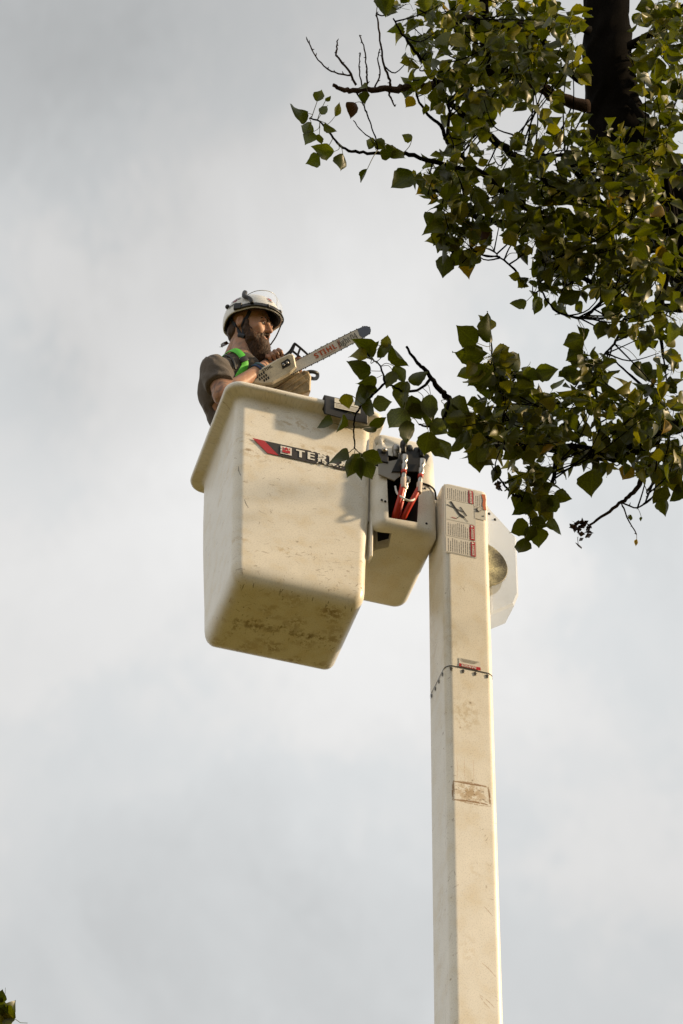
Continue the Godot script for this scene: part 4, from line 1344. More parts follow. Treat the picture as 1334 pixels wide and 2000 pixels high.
func build_helmet(root: Node3D, hx: Transform3D, head: Array) -> void:
	var helmet := solid("helmet", shell(0.0, 0.0, 0.999, -PI, PI, 14, 48, 0.006), mat(0.76, 0.75, 0.71, 0.3), root)
	helmet.transform = hx
	helmet.set_meta("label", "white climbing helmet with a clear visor pushed up")
	solid("liner", shell(-0.008, 0.02, 0.97, -PI, PI, 8, 32, 0.008), mats.rubber, helmet)
	# black band with the visor hinge round the front, and the raised clear visor
	solid("visor_band", shell(0.009, 0.03, 0.13, -1.75, 1.75, 3, 30, 0.008), mat(0.02, 0.019, 0.018, 0.4), helmet)
	for s in [-1.0, 1.0]:
		var clip := MB.new()
		var p := shell_point(1.62 * s, 0.10, 0.008)
		clip.box(p - Vector3(0.007, 0.016, 0.020), p + Vector3(0.007, 0.016, 0.020), Transform3D.IDENTITY, 0.004)
		solid("hinge", clip, mats.black, helmet)
	var vis := MB.new()
	var rings := []
	for k in 9:
		var r := PackedVector3Array()
		for i in 25:
			var th := lerpf(-1.45, 1.45, i / 24.0)
			var base := shell_point(th, 0.11, 0.012)
			var rise := k / 8.0
			var p := base + Vector3(0, 0.095 * rise * (0.45 + 0.55 * cos(th * 0.9)), -0.050 * rise * rise * cos(th)) 
			p.x *= 1.0 - 0.16 * rise
			r.append(p)
		rings.append(r)
	vis.loft(rings, PackedFloat32Array(), PackedFloat32Array(), false)
	var glass := StandardMaterial3D.new()
	glass.albedo_color = Color(0.95, 0.97, 0.98, 0.12)
	glass.transparency = BaseMaterial3D.TRANSPARENCY_ALPHA
	glass.roughness = 0.04
	obj("visor", vis.mesh(), glass, helmet)
	var lip := MB.new()
	var top: PackedVector3Array = rings[8]
	lip.tube(top, taper(top.size(), 0.0018, 0.0018), 6)
	solid("visor_edge", lip, mat(0.5, 0.52, 0.54, 0.3), helmet)
	for s in [-1.0, 1.0]:
		var arm := MB.new()
		var ac := curve(PackedVector3Array([shell_point(1.15 * s, 0.08, 0.014), shell_point(1.25 * s, 0.22, 0.016), shell_point(1.50 * s, 0.36, 0.014), shell_point(1.62 * s, 0.56, 0.014)]), 4)
		arm.tube(ac, PackedFloat32Array(range(ac.size()).map(func(i): return 0.0085 + 0.004 * float(i) / ac.size())), 8)
		solid("visor_arm", arm, mats.black, helmet)
	# trim clip at the back and front lamp clip
	for q in [[-2.3, 0.34, 0.012], [-0.62, 0.08, 0.011], [0.0, 0.10, 0.012]]:
		var c2 := MB.new()
		c2.lathe(arc_profile(q[2], 6), 10, Transform3D(Basis.IDENTITY, shell_point(q[0], q[1], 0.004)))
		solid("trim_clip", c2, mats.black, helmet)
	# print on the side and on the front
	for q in [[-1.95, 0.40, 0.020, mat(0.45, 0.06, 0.14, 0.5), 0.010], [-2.05, 0.40, 0.034, mat(0.30, 0.30, 0.34, 0.5), 0.006], [-1.85, 0.42, 0.03, mat(0.33, 0.33, 0.36, 0.5), 0.005], [-1.95, 0.24, 0.055, mats.ink, 0.0035], [-0.42, 0.42, 0.030, mat(0.45, 0.07, 0.05, 0.5), 0.010], [-0.36, 0.46, 0.03, mats.ink, 0.004], [-0.42, 0.32, 0.03, mats.ink, 0.003]]:
		var d := MB.new()
		var half: float = q[2] / 0.26
		var hh: float = q[4] / 0.17
		var rr := []
		for k in 2:
			var r := PackedVector3Array()
			for i in 6: r.append(shell_point(q[0] + lerpf(-half, half, i / 5.0), q[1] + (hh if k else -hh) * (1.0 if i > 0 and i < 5 else 0.4), 0.003))
			rr.append(r)
		d.loft(rr, PackedFloat32Array(), PackedFloat32Array(), false)
		obj("print", d.mesh(), q[3], helmet)
	# chin straps
	for s in [-1.0, 1.0]:
		for q in [[Vector3(0.082 * s, 0.05, 0.030), Vector3(0.088 * s, 0.01, 0.024), Vector3(0.084 * s, -0.045, 0.014), Vector3(0.075 * s, -0.085, 0.010)], [Vector3(0.078 * s, 0.02, -0.075), Vector3(0.080 * s, -0.03, -0.040), Vector3(0.076 * s, -0.078, 0.004)]]:
			var sb := strap(q, head, 0.004, 0.016, 0.0025)
			solid("chin_strap", sb, mat(0.015, 0.02, 0.035, 0.7), helmet)
		var sl := strap([Vector3(0.075 * s, -0.072, -0.014), Vector3(0.074 * s, -0.085, 0.022)], head, 0.008, 0.020, 0.005)
		solid("strap_slider", sl, mat(0.015, 0.02, 0.035, 0.5), helmet)
	var under := strap([Vector3(-0.075, -0.088, 0.010), Vector3(-0.045, -0.118, 0.012), Vector3(0.0, -0.13, 0.010), Vector3(0.045, -0.118, 0.012), Vector3(0.075, -0.088, 0.010)], head, 0.004, 0.016, 0.0025)
	solid("chin_strap", under, mat(0.015, 0.02, 0.035, 0.7), helmet)
	var cord := MB.new()
	var cc := curve(PackedVector3Array([shell_point(0.35, 0.02, 0.004), Vector3(0.085, 0.0, 0.095), Vector3(0.080, -0.05, 0.075)]), 5)
	cord.tube(cc, taper(cc.size(), 0.003, 0.004), 6)
	solid("side_cord", cord, mat(0.015, 0.02, 0.035, 0.6), helmet)

# ---------------------------------------------------------------- chainsaw
func build_saw() -> void:
	var t := thing("chainsaw", "cream and black top-handle chainsaw held above the bucket rim", "chainsaw", Transform3D(lift_basis * saw_basis(), lift_basis * (BUCKET + SAW_ROOT) + LIFT))
	var shell_m := mat(1, 1, 1, 0.45)
	var img := canvas(256, 256, Color(0.66, 0.59, 0.45), 0.5, 171, 0.09, 0.16)
	wear(img, 60, Rect2(0, 0, 256, 256), Color(0.36, 0.24, 0.12), 0.5, 24.0)
	shell_m.albedo_texture = tex(img)
	shell_m.uv1_triplanar = true
	shell_m.uv1_scale = Vector3.ONE * 3.2
	var dirty := mat(1, 1, 1, 0.55)
	var im2 := canvas(256, 256, Color(0.42, 0.31, 0.17), 0.5, 173, 0.15, 0.55)
	wear(im2, 90, Rect2(0, 0, 256, 256), Color(0.14, 0.08, 0.04), 0.5, 24.0)
	dirty.albedo_texture = tex(im2)
	dirty.uv1_triplanar = true
	dirty.uv1_scale = Vector3.ONE * 3.2
	# guide bar
	var out := PackedVector2Array()
	out.append(Vector2(-0.05, 0.024)); out.append(Vector2(0.15, 0.0285)); out.append(Vector2(0.33, 0.027))
	for k in 9:
		var an := PI / 2 - PI * k / 8.0
		out.append(Vector2(0.385 + 0.029 * cos(an), 0.0235 * sin(an)))
	out.append(Vector2(0.33, -0.027)); out.append(Vector2(0.15, -0.0285)); out.append(Vector2(-0.05, -0.024))
	var bar := MB.new()
	bar.prism(out, -0.0025, 0.0025)
	var bm := mat(1, 1, 1, 0.42)
	bm.albedo_texture = tex(canvas(128, 128, Color(0.78, 0.75, 0.70), 0.3, 181, 0.06, 0.10))
	bm.uv1_triplanar = true
	bm.uv1_scale = Vector3.ONE * 4.0
	var bo := solid("guide_bar", bar, bm, t)
	var nose := PackedVector2Array([Vector2(0.355, 0.0255)])
	for k in 9:
		var an := PI / 2 - PI * k / 8.0
		nose.append(Vector2(0.385 + 0.0285 * cos(an), 0.0232 * sin(an)))
	nose.append(Vector2(0.355, -0.0255)); nose.append(Vector2(0.348, -0.008)); nose.append(Vector2(0.352, 0.010))
	var nm := MB.new()
	nm.prism(nose, 0.0026, 0.0034)
	solid("bar_nose", nm, mat(0.17, 0.20, 0.29, 0.4, 0.1), bo)
	var front := Transform3D(Basis.IDENTITY, Vector3(0.158, 0.0015, 0.0048))
	text("lettering", "STIHL", 0.026, 0.0006, mat(0.55, 0.10, 0.035, 0.5), bo, Transform3D(Basis.from_scale(Vector3(1.28, 1, 1)), front.origin), "Droid Sans", 700, true)
	var ul := MB.new()
	ul.box(Vector3(0.125, -0.0175, 0.0035), Vector3(0.205, -0.0160, 0.0042))
	solid("printed_line", ul, mat(0.55, 0.20, 0.12, 0.5), bo)
	text("lettering", "light 04", 0.027, 0.0006, mat(0.05, 0.055, 0.06, 0.5), bo, Transform3D(Basis.from_scale(Vector3(0.80, 1, 1)), Vector3(0.284, 0.0, 0.0048)), "Droid Serif", 400, true)
	for x in [0.226, 0.233]:
		var sl := MB.new()
		sl.prism(PackedVector2Array([Vector2(x, -0.022), Vector2(x + 0.002, -0.022), Vector2(x + 0.012, 0.022), Vector2(x + 0.010, 0.022)]), 0.0033, 0.0040)
		solid("printed_line", sl, mat(0.55, 0.10, 0.035, 0.5), bo)
	# chain: links round the bar, a cutter on every third
	var chain := MB.new()
	var total := 0.0
	var n := out.size()
	var k := 0
	var pos := 0.0
	for i in n - 1:
		var a := out[i]
		var b := out[i + 1]
		var l := a.distance_to(b)
		while pos < total + l:
			var f := (pos - total) / l
			var c := a.lerp(b, f)
			var d := (b - a).normalized()
			var nn := Vector2(-d.y, d.x)
			var xf := Transform3D(Basis(Vector3(d.x, d.y, 0), Vector3(nn.x, nn.y, 0), Vector3(0, 0, 1)), Vector3(c.x, c.y, 0))
			chain.box(Vector3(-0.0052, -0.0015, -0.003), Vector3(0.0036, 0.0014, 0.003), xf)
			if k % 3 == 0: chain.prism(PackedVector2Array([Vector2(-0.004, 0.001), Vector2(0.003, 0.001), Vector2(0.0036, 0.0046), Vector2(0.0, 0.0038), Vector2(-0.003, 0.0036)]), -0.0035, 0.0038, xf)
			k += 1
			pos += 0.0112
		total += l
	solid("chain", chain, mat(0.10, 0.095, 0.09, 0.4, 0.7), t)
	# sprocket cover
	var cover := PackedVector2Array([Vector2(-0.252, 0.052), Vector2(-0.173, 0.066), Vector2(-0.079, 0.071), Vector2(-0.012, 0.068), Vector2(0.003, 0.060), Vector2(0.006, 0.046), Vector2(-0.015, -0.010), Vector2(-0.059, -0.024), Vector2(-0.113, -0.024), Vector2(-0.16, -0.027), Vector2(-0.205, -0.012), Vector2(-0.243, 0.020), Vector2(-0.256, 0.038)])
	var cb := MB.new()
	cb.prism(cover, -0.010, 0.026, Transform3D.IDENTITY, 0.007)
	var cv := solid("sprocket_cover", cb, shell_m, t)
	var win := MB.new()
	win.prism(PackedVector2Array([Vector2(-0.082, 0.012), Vector2(-0.072, 0.044), Vector2(-0.032, 0.048), Vector2(-0.026, 0.036), Vector2(-0.036, 0.014)]), 0.0262, 0.0275)
	solid("cover_window", win, mats.dark, cv)
	for x in [-0.066, -0.045]:
		var nut := MB.new()
		nut.lathe(PackedVector2Array([Vector2(0, 0), Vector2(0.0075, 0), Vector2(0.0075, 0.005), Vector2(0, 0.006)]), 6, Transform3D(Basis(Vector3.RIGHT, PI / 2), Vector3(x, 0.030, 0.0275)))
		solid("nut", nut, mats.dull_steel, cv)
	for r in 3:
		for c in 6:
			var sl2 := MB.new()
			var x0 := -0.238 + 0.0125 * c + 0.003 * r
			var y0 := 0.028 - 0.0165 * r + 0.001 * c
			if x0 < -0.226 + 0.012 * r: continue
			sl2.prism(PackedVector2Array([Vector2(x0, y0), Vector2(x0 + 0.008, y0 + 0.001), Vector2(x0 + 0.010, y0 + 0.0135), Vector2(x0 + 0.002, y0 + 0.0125)]), 0.0262, 0.0272)
			solid("vent_slot", sl2, mats.ink, cv)
	text("lettering", "STIHL", 0.015, 0.0005, mats.dark, cv, Transform3D(Basis(Vector3.BACK, 0.06), Vector3(-0.145, 0.050, 0.0272)), "Droid Sans", 700, true)
	# engine body and oil tank behind and below the cover
	var eng := MB.new()
	eng.prism(PackedVector2Array([Vector2(-0.245, 0.045), Vector2(-0.17, 0.060), Vector2(-0.02, 0.060), Vector2(0.004, 0.03), Vector2(0.0, -0.03), Vector2(-0.20, -0.034), Vector2(-0.25, 0.0)]), -0.15, -0.020, Transform3D.IDENTITY, 0.012)
	solid("engine_body", eng, shell_m, t)
	var tank := MB.new()
	tank.prism(PackedVector2Array([Vector2(-0.200, -0.050), Vector2(-0.05, -0.036), Vector2(0.020, -0.030), Vector2(0.036, -0.046), Vector2(0.034, -0.075), Vector2(-0.008, -0.138), Vector2(-0.05, -0.134), Vector2(-0.15, -0.098)]), -0.135, -0.006, Transform3D.IDENTITY, 0.007)
	var tk := solid("oil_tank", tank, dirty, t)
	for y in [-0.060, -0.085]:
		var rib := MB.new()
		rib.box(Vector3(-0.12, y, -0.007), Vector3(0.018 - (0.02 if y < -0.07 else 0.0), y + 0.006, -0.002), Transform3D(Basis(Vector3.BACK, 0.12), Vector3.ZERO), 0.002)
		solid("rib", rib, dirty, tk)
	var capm := MB.new()
	capm.lathe(PackedVector2Array([Vector2(0, 0), Vector2(0.018, 0), Vector2(0.018, 0.008), Vector2(0.012, 0.012), Vector2(0, 0.012)]), 14, Transform3D(Basis(Vector3.BACK, -PI / 2), Vector3(0.034, -0.06, -0.07)))
	solid("tank_cap", capm, mats.black, tk)
	# top handle, front handle and hand guard
	var hd := MB.new()
	var hc := curve(PackedVector3Array([Vector3(-0.225, 0.045, -0.08), Vector3(-0.20, 0.090, -0.08), Vector3(-0.15, 0.108, -0.080), Vector3(-0.07, 0.114, -0.080), Vector3(-0.02, 0.104, -0.080), Vector3(0.0, 0.05, -0.08)]), 5)
	hd.tube(hc, taper(hc.size(), 0.015, 0.016), 10)
	solid("top_handle", hd, mats.black, t)
	var gd := MB.new()
	for z in [-0.030, -0.125]:
		var gc := curve(PackedVector3Array([Vector3(-0.02, 0.082, z), Vector3(0.018, 0.092, z), Vector3(0.052, 0.112, z), Vector3(0.060, 0.108, z), Vector3(0.078, 0.055, z), Vector3(0.088, 0.015, z)]), 4)
		gd.tube(gc, taper(gc.size(), 0.0065, 0.0055), 8)
	for p in [[0.055, 0.110], [0.070, 0.082], [0.086, 0.020]]:
		gd.tube(PackedVector3Array([Vector3(p[0], p[1], -0.03), Vector3(p[0], p[1], -0.125)]), taper(2, 0.0055, 0.0055), 8)
	solid("hand_guard", gd, mats.black, t)
	var fh := MB.new()
	var fc := curve(PackedVector3Array([Vector3(-0.02, 0.06, -0.16), Vector3(0.03, 0.02, -0.175), Vector3(0.072, -0.035, -0.165), Vector3(0.086, -0.066, -0.12), Vector3(0.080, -0.064, -0.05), Vector3(0.045, -0.045, -0.03), Vector3(0.0, -0.04, -0.03)]), 5)
	fh.tube(fc, taper(fc.size(), 0.0095, 0.0095), 9)
	solid("front_handle", fh, mats.black, t)

# ---------------------------------------------------------------- leaves
var leaf_mesh: Array[ArrayMesh] = []
var leaf_data: Array = []            # vertices, normals, uvs, indices of each variant
var leaf_mats: Array[StandardMaterial3D] = []

func leaf_texture() -> ImageTexture:
	var s := 128
	var img := Image.create(s, s, false, Image.FORMAT_RGB8)
	for y in s:
		for x in s:
			var u := absf((x + 0.5) / s - 0.5) * 2.0
			var t := 1.0 - (y + 0.5) / s
			var f := 0.80 + 0.14 * fine.get_noise_2d(x * 0.9, y * 0.9) + 0.16 * noise.get_noise_2d(x * 5.0, y * 5.0)
			var col := Color(f, f, f)
			# side veins leave the midrib and run outward to the tip
			var w := t - u * 0.42
			var ph := fposmod(w * 8.0, 1.0)
			var vein := 1.0 - smoothstep(0.0, 0.13, minf(ph, 1.0 - ph))
			var rib := 1.0 - smoothstep(0.012, 0.035, u)
			var k := maxf(vein * 0.35, rib * 0.9)
			col = col.lerp(Color(1.0, 1.0, 0.9), k * 0.9)
			if fine.get_noise_2d(x * 2.1 + 90.0, y * 2.1) > 0.52: col = col.lerp(Color(0.7, 0.5, 0.25), 0.5)
			img.set_pixel(x, y, col)
	return tex(img)

func make_leaf(seed_: int, rows: int, cols: int, stalk: bool) -> MB:
	var r := RandomNumberGenerator.new()
	r.seed = seed_
	var prof := [[0.0, 0.05], [0.03, 0.13], [0.08, 0.235], [0.16, 0.36], [0.26, 0.45], [0.37, 0.48], [0.50, 0.445], [0.61, 0.36], [0.72, 0.26], [0.82, 0.15], [0.90, 0.07], [1.0, 0.0]]
	var mb := MB.new()
	var fold := r.randf_range(0.0, 0.40) if seed_ % 3 else r.randf_range(0.5, 0.95)
	var cup := r.randf_range(-0.30, 0.45)
	var bend := r.randf_range(-0.3, 0.8)
	var twist := r.randf_range(-0.9, 0.9)
	var wave := r.randf_range(0.02, 0.075)
	var skew := r.randf_range(-0.10, 0.10)
	var ph := r.randf() * TAU
	var ids := []
	for k in rows:
		var t := pow(float(k) / (rows - 1), 1.1)
		var w := 0.0
		for i in prof.size() - 1:
			if t >= prof[i][0] and t <= prof[i + 1][0]:
				w = lerpf(prof[i][1], prof[i + 1][1], (t - prof[i][0]) / (prof[i + 1][0] - prof[i][0]))
		var row := []
		var left := 1.0 + (r.randf_range(-0.09, 0.09) if k > 0 else 0.0)
		var right := 1.0 + (r.randf_range(-0.09, 0.09) if k > 0 else 0.0)
		for j in cols:
			var s := 2.0 * j / (cols - 1) - 1.0
			var ww: float = w * absf(s) * (left if s < 0.0 else right)
			var ty := t - (0.035 * absf(s) * (1.0 - smoothstep(0.0, 0.25, t)))
			var sg := signf(s)
			var x: float = sg * ww * cos(fold)
			var z: float = ww * sin(fold) + cup * ww * ww + wave * sin(t * 8.0 + ph + sg * 1.7) * absf(s) * s * sg
			var an := twist * t
			var p := Vector3(x * cos(an) - z * sin(an) + skew * t * t, ty, x * sin(an) + z * cos(an))
			p.z -= bend * t * t
			p.y -= 0.3 * bend * absf(bend) * t * t
			row.append(mb.vert(p, Vector2(0.5 + sg * ww, 1.0 - t)))
		ids.append(row)
	for k in rows - 1:
		for s in cols - 1: mb.quad(ids[k][s], ids[k][s + 1], ids[k + 1][s + 1], ids[k + 1][s])
	if not stalk: return mb
	var sw := 0.013
	var bow := r.randf_range(-0.12, 0.12)
	mb.group = 1
	var last := []
	for k in 3:
		var t := k / 2.0
		var c := Vector3(bow * sin(t * PI), -0.6 * t, -0.12 * t)
		var row := [mb.vert(c + Vector3(-sw, 0, 0), Vector2(0.5, 0.5)), mb.vert(c + Vector3(0, 0, sw * 1.6), Vector2(0.5, 0.5)), mb.vert(c + Vector3(sw, 0, 0), Vector2(0.5, 0.5))]
		if k > 0:
			for s in 2: mb.quad(last[s], last[s + 1], row[s + 1], row[s])
		last = row
	return mb

func setup_leaves() -> void:
	for k in 26:
		var mb := make_leaf(700 + k % 14, 6 if k == 12 or k == 13 else 12, 3 if k == 12 or k == 13 else 5, k < 14)
		var arr := mb.arrays()
		var m := ArrayMesh.new()
		m.add_surface_from_arrays(Mesh.PRIMITIVE_TRIANGLES, arr)
		leaf_mesh.append(m)
		leaf_data.append(arr)
	var t := leaf_texture()
	# mid green, dark green, blue grey underside, yellow green, yellow, dry brown
	for c in [[0.145, 0.155, 0.016], [0.085, 0.098, 0.012], [0.17, 0.19, 0.10], [0.30, 0.265, 0.030], [0.46, 0.28, 0.03], [0.10, 0.042, 0.018]]:
		var m := mat(c[0], c[1], c[2], 0.40, 0.0, 0.5)
		m.albedo_texture = t
		m.backlight_enabled = true
		m.backlight = Color(0.95, 1.0, 0.22) if leaf_mats.size() < 5 else Color(0.2, 0.12, 0.05)
		leaf_mats.append(m)

# leaves are [transform, variant, material]; the first `singles` in size become parts, the rest one mesh
func grow(tree: Node3D, leaves: Array, singles: int, called: String) -> void:
	leaves.sort_custom(func(a, b): return a[3] < b[3])
	var rest := []
	for m in leaf_mats: rest.append([PackedVector3Array(), PackedVector3Array(), PackedVector2Array(), PackedInt32Array()])
	for i in leaves.size():
		var l: Array = leaves[i]
		var xf: Transform3D = l[0]
		if i < singles:
			obj("leaf", leaf_mesh[l[1]], leaf_mats[l[2]], tree).transform = xf
			continue
		var d: Array = leaf_data[l[1]]
		var r: Array = rest[l[2]]
		var st: int = r[0].size()
		var v: PackedVector3Array = d[Mesh.ARRAY_VERTEX]
		r[0].append_array(xf * v)
		var nb := xf.basis.orthonormalized()
		var nn: PackedVector3Array = d[Mesh.ARRAY_NORMAL]
		r[1].append_array(Transform3D(nb, Vector3.ZERO) * nn)
		var uvs: PackedVector2Array = d[Mesh.ARRAY_TEX_UV]
		r[2].append_array(uvs)
		for k: int in d[Mesh.ARRAY_INDEX]: r[3].append(k + st)
	var mesh := ArrayMesh.new()
	for k in rest.size():
		if rest[k][0].is_empty(): continue
		var a := []
		a.resize(Mesh.ARRAY_MAX)
		a[Mesh.ARRAY_VERTEX] = rest[k][0]
		a[Mesh.ARRAY_NORMAL] = rest[k][1]
		a[Mesh.ARRAY_TEX_UV] = rest[k][2]
		a[Mesh.ARRAY_INDEX] = rest[k][3]
		mesh.add_surface_from_arrays(Mesh.PRIMITIVE_TRIANGLES, a)
		mesh.surface_set_material(mesh.get_surface_count() - 1, leaf_mats[k])
	if mesh.get_surface_count() > 0:
		var f := obj(called, mesh, null, tree)
		f.set_meta("kind", "stuff")

func leaf_at(base: Vector3, tip: Vector3, normal: Vector3, size: float, variant: int, m: int, origin: Vector3) -> Array:
	var y := tip.normalized()
	var z := (normal - y * normal.dot(y)).normalized()
	var b := Basis(y.cross(z), y, z).scaled(Vector3.ONE * 1.0)
	b = Basis(b.x * size * rng.randf_range(0.88, 1.08), b.y * size, b.z * size)
	var s := seen(base)
	var inside := s.x > -20 and s.x < PW + 20 and s.y > -20 and s.y < PH + 20
	return [Transform3D(b, base - origin), variant, m, s.z + (0.0 if inside else 100.0)]

func pick_green() -> int:
	var f := rng.randf()
	return 0 if f < 0.46 else 1 if f < 0.70 else 2 if f < 0.78 else 3 if f < 0.995 else 4

func some_dir() -> Vector3:
	return Vector3(rng.randfn(0, 1), rng.randfn(0, 1), rng.randfn(0, 1)).normalized()

var bark: StandardMaterial3D
var dead_bark: StandardMaterial3D

# branches as [points (photo x, y), depth at start, depth at end, radius at start, radius at end, dead]
const BRANCHES := [
	# limbs
	[[[1420, 470], [1330, 431], [1290, 415], [1251, 405], [1186, 454], [1128, 448], [1082, 443], [1007, 441], [962, 433], [929, 425], [900, 409], [868, 380], [842, 372]], 13.2, 12.5, 0.034, 0.006, 0],
	[[[1430, 560], [1334, 520], [1294, 845], [1264, 866]], 13.2, 13.0, 0.0, 0.0, 2],
	[[[1440, 760], [1334, 828], [1294, 845], [1264, 866], [1222, 884], [1174, 890], [1114, 878], [1069, 875], [1024, 878], [988, 872], [965, 859], [944, 841], [920, 820], [899, 802], [875, 778], [860, 760], [842, 739], [827, 719], [812, 706], [794, 677]], 12.9, 12.15, 0.036, 0.005, 0],
	[[[839, 742], [818, 760], [794, 766], [773, 757], [752, 748]], 12.15, 12.05, 0.007, 0.0035, 0],
	[[[876, 780], [869, 811], [854, 829], [836, 833], [818, 829]], 12.2, 12.1, 0.0075, 0.004, 0],
	[[[752, 748], [743, 715], [728, 702], [716, 690]], 12.05, 12.05, 0.0045, 0.0025, 0],
	[[[752, 748], [738, 762], [722, 778], [707, 790], [696, 806], [692, 817], [691, 841], [692, 868], [693, 876]], 12.05, 11.95, 0.0055, 0.003, 0],
	[[[693, 876], [680, 884], [668, 892]], 11.95, 11.94, 0.002, 0.0015, 0],
	[[[693, 876], [706, 890], [716, 905]], 11.95, 11.93, 0.002, 0.0015, 0],
	[[[984, 868], [984, 820], [980, 760], [968, 724], [961, 690], [959, 662]], 12.3, 12.2, 0.008, 0.003, 0],
	[[[980, 800], [992, 770], [1003, 740], [1010, 720]], 12.3, 12.35, 0.005, 0.0025, 0],
	[[[1084, 887], [1082, 920], [1075, 950], [1054, 965], [1018, 969], [1000, 965], [988, 950], [979, 938], [972, 928]], 12.5, 12.3, 0.011, 0.003, 0],
	[[[1020, 969], [1030, 990], [1036, 1010], [1037, 1037], [1034, 1050]], 12.35, 12.35, 0.005, 0.0025, 0],
	[[[1290, 880], [1268, 908], [1255, 926], [1246, 950], [1228, 971], [1210, 983], [1183, 1004], [1153, 1026], [1146, 1030]], 12.8, 12.6, 0.014, 0.004, 1],
	[[[1214, 982], [1225, 1010], [1243, 1043]], 12.65, 12.62, 0.004, 0.0025, 1],
	[[[1216, 982], [1246, 992], [1264, 974], [1263, 958]], 12.65, 12.6, 0.004, 0.0025, 1],
	[[[1141, 686], [1156, 725], [1165, 764], [1168, 800], [1172, 850], [1174, 888]], 12.7, 12.7, 0.003, 0.010, 0],
	[[[1196, 701], [1225, 727], [1260, 760], [1290, 800]], 12.8, 12.9, 0.003, 0.009, 0],
	[[[1059, 493], [1082, 516], [1115, 535], [1147, 548], [1186, 565], [1225, 587], [1284, 602], [1340, 600], [1420, 610]], 12.5, 13.0, 0.004, 0.022, 0],
	[[[1050, 552], [1056, 565], [1082, 604], [1111, 617], [1141, 620], [1167, 597], [1186, 574]], 12.4, 12.6, 0.003, 0.008, 0],
	[[[1284, 606], [1250, 612], [1225, 620], [1212, 646], [1199, 672], [1180, 692]], 12.8, 12.6, 0.016, 0.003, 0],
	[[[965, 490], [975, 502], [985, 509], [1004, 526], [1010, 536]], 12.4, 12.4, 0.003, 0.005, 0],
	[[[1082, 448], [1087, 490], [1098, 530], [1108, 558]], 12.6, 12.5, 0.013, 0.005, 0],
	[[[1058, 440], [1052, 480], [1056, 515]], 12.6, 12.4, 0.008, 0.004, 0],
	[[[1001, 263], [1030, 286], [1063, 303], [1102, 303], [1108, 306], [1128, 338], [1147, 368], [1176, 397], [1186, 405], [1222, 386], [1251, 405]], 12.4, 13.0, 0.004, 0.018, 0],
	[[[1069, 392], [1111, 387], [1144, 368], [1176, 351], [1225, 342], [1290, 330], [1380, 330]], 12.4, 13.1, 0.006, 0.016, 0],
	[[[1180, 356], [1200, 375], [1222, 388]], 12.9, 13.0, 0.006, 0.010, 0],
	# upper left
	[[[1150, 205], [1090, 190], [1040, 165], [985, 145], [939, 141], [915, 150], [870, 162], [819, 168], [790, 172], [762, 174], [726, 175], [690, 177], [669, 175], [651, 166]], 13.2, 12.6, 0.030, 0.008, 1],
	[[[696, 166], [681, 138], [657, 108], [658, 95], [658, 81]], 12.6, 12.6, 0.006, 0.003, 1],
	[[[684, 147], [654, 142], [627, 123], [609, 96], [600, 78]], 12.6, 12.55, 0.004, 0.0025, 1],
	[[[717, 170], [717, 150], [715, 129], [712, 96], [702, 69]], 12.6, 12.6, 0.0045, 0.0025, 1],
	[[[707, 170], [702, 140], [702, 120], [704, 103]], 12.6, 12.6, 0.0035, 0.002, 1],
	[[[732, 170], [742, 144], [738, 114], [742, 96]], 12.6, 12.6, 0.004, 0.002, 1],
	[[[762, 168], [760, 152], [750, 129], [744, 90], [738, 45], [735, 26]], 12.65, 12.6, 0.006, 0.003, 1],
	[[[759, 178], [764, 195], [771, 208]], 12.6, 12.6, 0.005, 0.0025, 1],
	[[[696, 180], [708, 200], [714, 215], [720, 232], [728, 255], [735, 275]], 12.6, 12.5, 0.004, 0.003, 0],
	[[[768, 36], [786, 66], [810, 99], [834, 129], [852, 159], [873, 192], [900, 219], [923, 237], [946, 262], [1000, 300], [1060, 345], [1110, 387]], 12.4, 12.9, 0.0035, 0.022, 0],
	[[[807, 156], [816, 192], [834, 222], [861, 246], [873, 276], [894, 300], [930, 330], [980, 370], [1040, 410], [1090, 440]], 12.4, 12.7, 0.003, 0.018, 0],
	[[[604, 231], [624, 237], [639, 255], [654, 273], [675, 291], [702, 297], [735, 300], [775, 300], [810, 304], [860, 320], [930, 335]], 12.3, 12.6, 0.003, 0.011, 0],
	[[[690, 235], [708, 258], [732, 276], [738, 292]], 12.35, 12.35, 0.002, 0.0035, 0],
	[[[873, 276], [878, 230], [874, 200]], 12.5, 12.5, 0.008, 0.006, 0],
	[[[906, 380], [908, 410], [900, 460], [880, 500]], 12.5, 12.4, 0.007, 0.003, 0],
	[[[933, 40], [900, 30], [860, 34], [820, 20]], 12.8, 12.5, 0.012, 0.004, 0],
	[[[950, 260], [955, 180], [950, 120], [948, 60], [940, -20]], 12.9, 13.0, 0.015, 0.020, 0],
	[[[1150, 60], [1080, 30], [1000, 50], [933, 40]], 13.4, 12.8, 0.022, 0.012, 0],
	[[[1140, 160], [1080, 120], [1060, 60], [1050, -20]], 13.4, 13.1, 0.018, 0.012, 0],
	[[[1230, 90], [1280, 60], [1320, 30], [1370, -20]], 13.5, 13.2, 0.022, 0.014, 0],
	[[[1230, 200], [1270, 260], [1300, 330], [1320, 420]], 13.4, 12.9, 0.02, 0.010, 0],
	[[[1300, 330], [1320, 480], [1300, 560], [1290, 640], [1296, 700]], 12.9, 12.8, 0.014, 0.006, 0],
]

